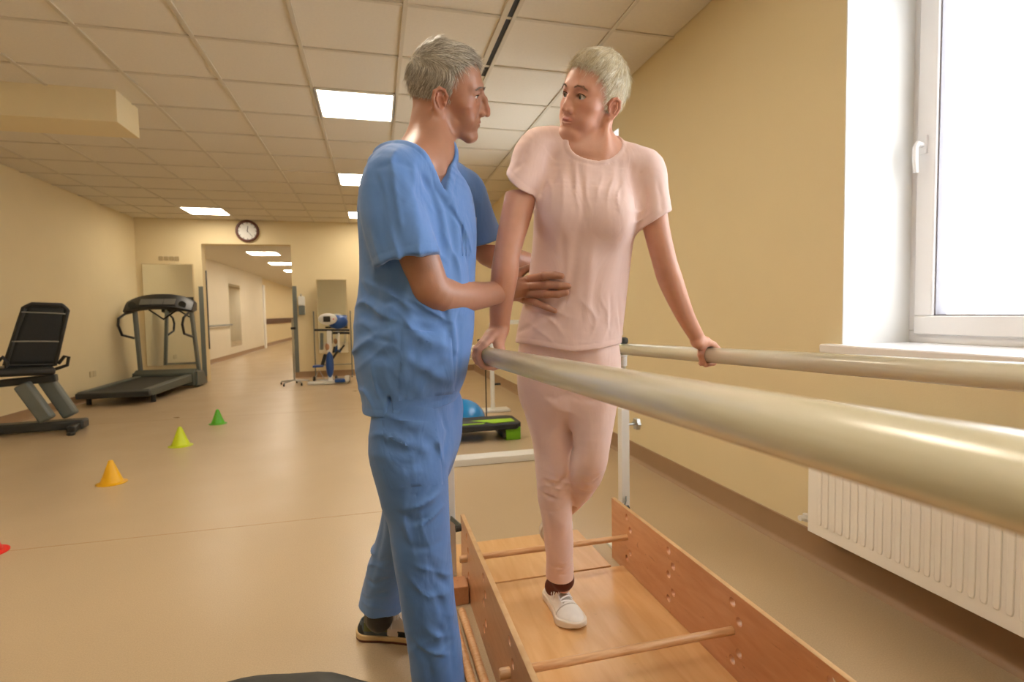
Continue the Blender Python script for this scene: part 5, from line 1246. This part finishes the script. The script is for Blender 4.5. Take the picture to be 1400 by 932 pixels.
lo2, hi2 = armbox(MA_L, 0); lo2[0] = max(lo2[0]+.02, hi[0] if False else lo2[0]+.02); lo2[1] = hi[1]; hi2 += [.16, .08, 0]; hi2[2] = 1.33; lo2[2] -= .04; regmesh(mb_, lo2, hi2, .0032)
V, Q = surf(lambda P: Tube(TM, MS)(P)+.004, (-.15, 1.0, .85), (.40, 1.65, 1.42), .007); regs.append((V, Q))
fl_ = mb_.sub((-.2, 1.0, 0), (.4, 2.0, .9)); V, Q = surf(fl_, (-.2, 1.0, .0), (.4, 2.0, .86), .007); regs.append((V, Q))
to_obj('body', regs, m_skin, man, col=mskin)
m_irisb = mat('blue_grey_iris', '#54626a', .15, .2, 60)
eyes(man, MH, hor(vR)+hor(vF)*.15-EZ*.02, iris=m_irisb, k=MKd, lash=.0008)
mkk = dict(wz=.004, w=1.0, hz=.955, hy=.098, nape=-.070, peak=.012, hairline=[(-.08, -.052), (-.05, -.040), (-.03, -.010), (-.018, .018), (-.002, .022), (.015, .026), (.035, .034), (.055, .046), (.070, .058), (.082, .072), (.095, .082), (.12, .12)])
def mcomb(p):
    up = np.clip((p[:, 2]-.03)/.06, 0, 1)[:, None]; sd = np.array([0, -.55, -.85]); tp = np.stack([-.35*np.sign(p[:, 0]+.02), np.full(len(p), .9), np.full(len(p), .0)], 1)
    d = sd*(1-up)+tp*up; return d/np.linalg.norm(d, axis=1)[:, None]
hair_obj(man, MH, mkk, mcomb, 12000, lambda p: np.interp(p[:, 2], [-.06, .02, .08, .12], [.010, .020, .034, .036]), .00055, 6, ['#d2cabb', '#b3aa99', '#e6e0d2', '#a0988a', '#c4bba9', '#857d70'], '#aaa190', lift=.06, curl=.12)
brows(man, MH, [(.014, .0975, .019), (.026, .0965, .0245), (.040, .086, .024), (.050, .070, .018)], 120, ['#8c8478', '#7a7268', '#b8b0a2'], 3, .008, .0004, k=MKd)

# scrub shirt
m_scrub = mat('blue_scrub_cotton', '#5a84c4', .72, .04, 12, .15, 800, sheen=.15, dist=.0004, crease=.5)
m_scrubt = mat('blue_scrub_trouser_cotton', '#557dba', .72, .04, 12, .15, 800, sheen=.15, dist=.0004, crease=.5)
MT = rows([(578, 222, 1.32, .085, .062), (576, 246, 1.31, .155, .100), (574, 290, 1.31, .165, .124), (574, 340, 1.31, .160, .128), (573, 400, 1.31, .150, .132), (568, 450, 1.31, .150, .140), (565, 500, 1.31, .146, .130), (562, 540, 1.31, .130, .108), (562, 585, 1.31, .125, .100)])
MTt = Tube(MT, MS)
SM_R = rows([(556, 232, 1.20, .052), (538, 248, 1.17, .064), (538, 285, 1.165, .070), (548, 325, 1.165, .077, .072), (566, 385, 1.17, .080, .074)])
SM_L = rows([(618, 250, 1.45, .052), (634, 266, 1.49, .060), (646, 294, 1.53, .062), (664, 348, 1.58, .062)])
smR, smL = Tube(SM_R, MF), Tube(SM_L, MF)
pmR = plane(W(561, 358, 1.168), W(561, 358, 1.168)-W(552, 322, 1.168)); pmL = plane(W(662, 331, 1.56), W(662, 331, 1.56)-W(653, 300, 1.54))
trapsM = lambda P: np.minimum(cap(P, W(590, 212, 1.32), W(*SHR), .062, .056), cap(P, W(584, 226, 1.36), W(*SHL), .058, .052))
def shirtM_base(P, hollow=False):
    d = smin(MTt(P), trapsM(P), .03)
    for s_, p_ in ((smR, pmR), (smL, pmL)):
        q = s_(P); e = smax(q, p_(P), .004)
        if hollow: e = smax(e, -smax(q+.019, -p_(P)-.05, .01), .003)
        d = smin(d, e, .022)
    return d
mcre = []
for pts, w_, dep in [([(533, 228), (541, 262), (548, 305), (558, 356)], .0045, -.0045), ([(551, 437), (547, 490), (542, 552)], .0026, .0028), ([(512, 232), (522, 262), (528, 300)], .006, .004), ([(598, 400), (612, 440), (622, 500)], .007, .006), ([(500, 400), (525, 415), (548, 410)], .006, .005), ([(492, 445), (510, 462), (545, 470)], .006, .005), ([(565, 225), (590, 262), (602, 305), (606, 350)], .009, .007), ([(590, 248), (612, 285), (620, 330), (618, 378)], .010, .007), ([(604, 270), (630, 310), (640, 370)], .008, .004), ([(548, 240), (566, 275), (570, 320)], .010, -.004), ([(530, 235), (536, 290), (542, 340)], .012, .004), ([(512, 240), (520, 290), (530, 345)], .010, .004), ([(508, 235), (545, 222), (566, 232)], .008, .003),
                     ([(520, 365), (510, 410), (500, 450)], .014, .006), ([(545, 365), (542, 400), (550, 440)], .012, .007), ([(490, 425), (520, 440), (560, 432)], .013, .008), ([(488, 460), (515, 452), (548, 440)], .010, .006), ([(556, 400), (575, 430), (610, 440)], .011, .007), ([(560, 445), (590, 452), (635, 436)], .010, .006), ([(500, 480), (530, 490), (560, 470)], .012, .005), ([(560, 520), (600, 505), (632, 480)], .010, .005), ([(595, 425), (612, 455), (616, 500)], .010, .005), ([(625, 425), (630, 470), (622, 530)], .009, .005), ([(494, 380), (500, 410), (492, 440)], .010, .004), ([(505, 510), (520, 535), (522, 558)], .009, .004), ([(570, 470), (566, 505), (552, 545)], .009, .004), ([(640, 330), (642, 380), (640, 420)], .007, .003)]:
    addc(mcre, shirtM_base, pts, w_, dep)
vtx = W(623, 256, 1.20)
def shirtM(P):
    d = shirtM_base(P, True)+wob(P, .13, .0022, 12, (1, 1, .5))
    for c in mcre: d = groove(P, d, *c)
    d = folds(P, d, W(525, 425, 1.20), .075, vU*.85+vR*.35, .050, 0.0115, 1); d = folds(P, d, W(500, 470, 1.22), .060, vU*.8-vR*.5, .045, 0.0088, 2); d = folds(P, d, W(590, 430, 1.18), .065, vU*.8+vR*.5, .042, 0.0108, 3)
    d = folds(P, d, W(618, 330, 1.22), .085, vR*.9+vU*.25, .040, 0.0081, 4); d = folds(P, d, W(592, 255, 1.20), .055, vR*.8+vU*.5, .034, 0.0061, 5); d = folds(P, d, W(528, 250, 1.12), .070, vR*.95-vU*.2, .045, 0.0068, 6)
    d = folds(P, d, W(590, 500, 1.18), .080, vU*.6+vR*.6, .055, 0.0081, 7); d = folds(P, d, W(510, 530, 1.22), .060, vR*.8+vU*.3, .040, 0.0081, 8); d = folds(P, d, W(545, 330, 1.10), .060, vR*.9+vU*.2, .050, 0.0061, 9); d = folds(P, d, W(640, 300, 1.45), .060, vR+.4*vU, .036, 0.0068, 10)
    q = P-A3(W(560, 553, 1.30)); hem = -(q@A3(EZ))-.0
    hem = hem+.012*np.clip((q@A3(MS))/.1, -1, 1)
    d = smax(d, hem, .003); d = smax(d, -smax(MTt(P, -.018), -hem-.045, .01), .003)
    d = d+.0012*np.exp(-((hem+.020)/.002)**2)
    for s_, p_ in ((smR, pmR), (smL, pmL)):
        d = d+.0012*np.exp(-((np.abs(p_(P)+.020))/.002)**2)*(s_(P) < .02)
    # V neck
    L_ = P-A3(vtx); f_, s_, u = L_@A3(MF), L_@A3(MS), L_@A3(EZ)
    v = smax(np.abs(s_)-.60*u-.003, -f_-.16, .004)*.9; v = smax(v, f_-.1, .01)
    nk = ell(P, W(575, 203, 1.27), (.082, .084, .060), np.stack([MS, MF, EZ], 1)); op = smax(smin(v, nk, .03), (P-A3(W(580, 205, 1.31)))@A3(MS)-.056, .008)
    d = smax(d, -op, .003); d = d-.0015*np.exp(-((op-.010)/.009)**2)+.0016*np.exp(-((op-.022)/.0018)**2)
    # side slit at the hem
    sl = np.maximum(np.abs(f_-(W(537, 556, 1.2)-vtx)@MF)-.004-.12*np.clip(-hem-.06, -.1, 0)*0, hem*0+ -(hem+.05)); m = (s_ < .03); d = np.where(m, smax(d, -sl, .002), d)
    return d
V, Q = surf(shirtM, (-.20, .96, .80), (.48, 1.76, 1.56), .0034); V = relax(V, Q, 1)
ms = to_obj('scrub_top', [(V, Q)], m_scrub, man)
# patch pockets: thin panels lifted from the shirt surface
def patch(name, f, corners, m, parent, person, n=16, th=.0042):
    c = [np.array(p, float) for p in corners]; vs = []; org = np.array(person.matrix_basis.translation)
    for k in range(2):
        for i in range(n+1):
            for j in range(n+1):
                u, v = i/n, j/n; p = (c[0]*(1-u)+c[1]*u)*(1-v)+(c[3]*(1-u)+c[2]*u)*v; h_ = hit(f, *p); r_ = np.array(ray(*p)); r_ /= np.linalg.norm(r_); vs.append(h_-r_*(th if k == 0 else -.002)-org)
    N1 = n+1; fs = []
    for k in range(2):
        for i in range(n):
            for j in range(n):
                a = k*N1*N1+i*N1+j; fs.append((a, a+1, a+N1+1, a+N1) if k == 0 else (a, a+N1, a+N1+1, a+1))
    ed = [i*N1 for i in range(N1)]+[n*N1+j for j in range(1, N1)]+[i*N1+n for i in range(n-1, -1, -1)]+[j for j in range(n-1, 0, -1)]
    for a in range(len(ed)): b = (a+1) % len(ed); fs.append((ed[a], ed[b], ed[b]+N1*N1, ed[a]+N1*N1))
    return MB().add(vs, fs).build(name, m, parent, angle=60)
patch('breast_pocket', shirtM, [(632, 296), (652, 297), (650, 350), (632, 350)], m_scrub, ms, man)
patch('hip_pocket', shirtM, [(549, 449), (617, 455), (622, 538), (545, 548)], m_scrub, ms, man)

# trousers
MPR = rows([(560, 560, 1.28, .080, .096), (559, 610, 1.275, .084, .098), (566, 660, 1.28, .078, .088), (573, 708, 1.285, .070, .078), (579, 770, 1.30, .066, .072), (587, 830, 1.315, .064, .068), (597, 900, 1.33, .064), (604, 968, 1.345, .066)])
MPL = rows([(590, 560, 1.39, .078, .092), (578, 620, 1.43, .082, .092), (560, 690, 1.53, .072, .080), (545, 740, 1.61, .068, .072), (529, 790, 1.68, .068, .070), (519, 840, 1.74, .072)])
mR, mL = Tube(MPR, MF), Tube(MPL, MF); MP = Tube(rows([(568, 510, 1.32, .110, .085), (568, 560, 1.33, .112, .090), (570, 600, 1.34, .118, .098)]), MS)
qR = plane(W(603, 962, 1.345), W(604, 968, 1.345)-W(597, 900, 1.33)); qL = plane(W(519, 823, 1.74), -EZ-vR*.12)
def trouM_base(P):
    a = smax(mR(P), qR(P), .003); a = smax(a, -smax(mR(P)+.013, -qR(P)-.03, .01), .002)
    b = smax(mL(P), qL(P), .003); b = smax(b, -smax(mL(P)+.013, -qL(P)-.03, .01), .002)
    d = smin(a, b, .012); return smin(d, smax(MP(P), plane(W(565, 520, 1.32), EZ)(P), .003), .03)
mtc = []
for pts, w_, dep in [([(522, 600), (550, 618), (590, 600)], .012, .006), ([(540, 640), (570, 632), (605, 610)], .010, .006), ([(530, 668), (565, 676), (610, 668)], .0022, .0022), ([(600, 640), (590, 665), (575, 690)], .009, .004), ([(578, 695), (584, 760), (590, 830), (596, 925)], .0022, .0018), ([(545, 700), (565, 715), (600, 700)], .010, .005), ([(552, 740), (570, 750), (610, 735)], .010, .004), ([(588, 770), (600, 790), (612, 800)], .009, .006), ([(560, 800), (580, 812), (605, 800)], .012, .003),
                     ([(592, 800), (604, 830), (606, 850)], .009, .006), ([(594, 850), (608, 868), (612, 895)], .009, .006), ([(570, 880), (585, 905), (590, 930)], .010, .005), ([(606, 820), (616, 870), (620, 925)], .008, .004), ([(525, 700), (518, 745), (508, 790)], .010, .005), ([(500, 790), (515, 800), (540, 785)], .009, .006), ([(494, 812), (512, 816), (535, 805)], .007, .004), ([(512, 770), (530, 765), (545, 770)], .008, .004), ([(602, 560), (612, 590), (606, 630)], .008, .005), ([(520, 812), (521, 838)], .002, .002)]:
    addc(mtc, trouM_base, pts, w_, dep)
def trouM(P):
    d = trouM_base(P)+wob(P, .12, .0022, 21, (1, 1, .6))
    for c in mtc: d = groove(P, d, *c)
    d = folds(P, d, W(550, 605, 1.18), .075, vU*.85+vR*.3, .050, 0.0088, 1); d = folds(P, d, W(585, 690, 1.20), .060, vU*.9-vR*.3, .045, 0.0081, 2); d = folds(P, d, W(600, 790, 1.24), .060, vU*.8+vR*.5, .040, 0.0095, 3); d = folds(P, d, W(604, 865, 1.26), .060, vU*.75+vR*.6, .040, 0.0101, 4); d = folds(P, d, W(580, 900, 1.26), .060, vU*.8-vR*.6, .045, 0.0081, 5)
    d = folds(P, d, W(515, 775, 1.62), .080, vU*.85-vR*.4, .050, 0.0101, 6); d = folds(P, d, W(515, 820, 1.66), .050, vU*.9, .036, 0.0081, 7); d = folds(P, d, W(545, 720, 1.22), .070, vR*.9, .050, 0.0054, 8); d = folds(P, d, W(605, 600, 1.25), .060, vR, .04, 0.0081, 9)
    return d
V, Q = surf(trouM, (-.22, 1.02, .02), (.36, 1.95, 1.02), .0038); V = relax(V, Q, 1)
mt = to_obj('trousers', [(V, Q)], m_scrubt, man)
patch('cargo_pocket', trouM, [(522, 574), (598, 576), (606, 662), (533, 668)], m_scrubt, mt, man)
# running shoes
m_rshoe = vcmat('running_shoe_panels', .65, bump=.3, bscale=500, dist=.0006); m_rsole = vcmat('running_shoe_sole', .6)
def upc(L_):
    c = np.tile(np.array(lin('#cfc0ac')), (len(L_), 1)); x, y, z = L_.T
    def put(m, h): c[m] = lin(h)
    put((z < .050-.02*np.clip((y-.09)/.08, -.5, 1)) & (y > .02) & (y < .15), '#66673a'); put((z < .036) & (y < .19), '#4d5a62')
    put((y < .035), '#4c565c'); put((y < .045) & (z > .028) & (z < .050) & (y+z*.6 < .055), '#15181a'); put((y > .10) & (y < .17) & (z < .045) & (z > .018+.35*np.abs(y-.135)) & (y > .115), '#d8c6b2')
    put((np.abs(y-.165) < .012+.2*(z-.03)) & (z < .04), '#14171a'); put((y > .075) & (y < .095) & (z > .052) & (z < .062), '#2b3338'); put((z > .066) & (y < .08), '#1c2124'); put((y > .2), '#4d5a62')
    return c
def solc(L_):
    c = np.tile(np.array(lin('#c8ab7c')), (len(L_), 1)); c[L_[:, 2] < .009+.006*np.clip((L_[:, 1]-.2)/.05, 0, 1)] = lin('#5a2c18'); return c
hp = atZ(486, 868, 0); fd = nrm(hor(vR)*.985-hor(vF)*.05); SF = Frame((hp.x, hp.y, .0), fd, EZ, 1.); SF.c = SF.c+fd*.006+np.array([0, .0, .0])
shoe(man, 'shoe', SF, 1.16, 1.05, m_rshoe, m_rsole, solc, upc, sole_h=.023, m_lace=m_canvas)
aR = np.array(MLR[-1][:3]); fdr = nrm(-hor(vF)*.96+hor(vR)*.16); SR = Frame((aR[0]-fdr[0]*.055, aR[1]-fdr[1]*.055, 0), fdr, EZ, 1.)
shoe(man, 'shoe', SR, 1.16, 1.05, m_rshoe, m_rsole, solc, upc, sole_h=.034, m_lace=m_canvas, res=.004)
for FRm, anx in ((SF, np.array(MLL[-1][:3])), (SR, aR)):
    sk3 = lambda P: caps(P, [FRm.wld((0, .12, .05)), FRm.wld((0, .07, .065)), anx, anx+[0, 0, .05]], [.026, .038, .038, .040], .02)
    V, Q = surf(sk3, anx-.2, anx+.2, .005); to_obj('sock', [(V, Q)], m_black, man)
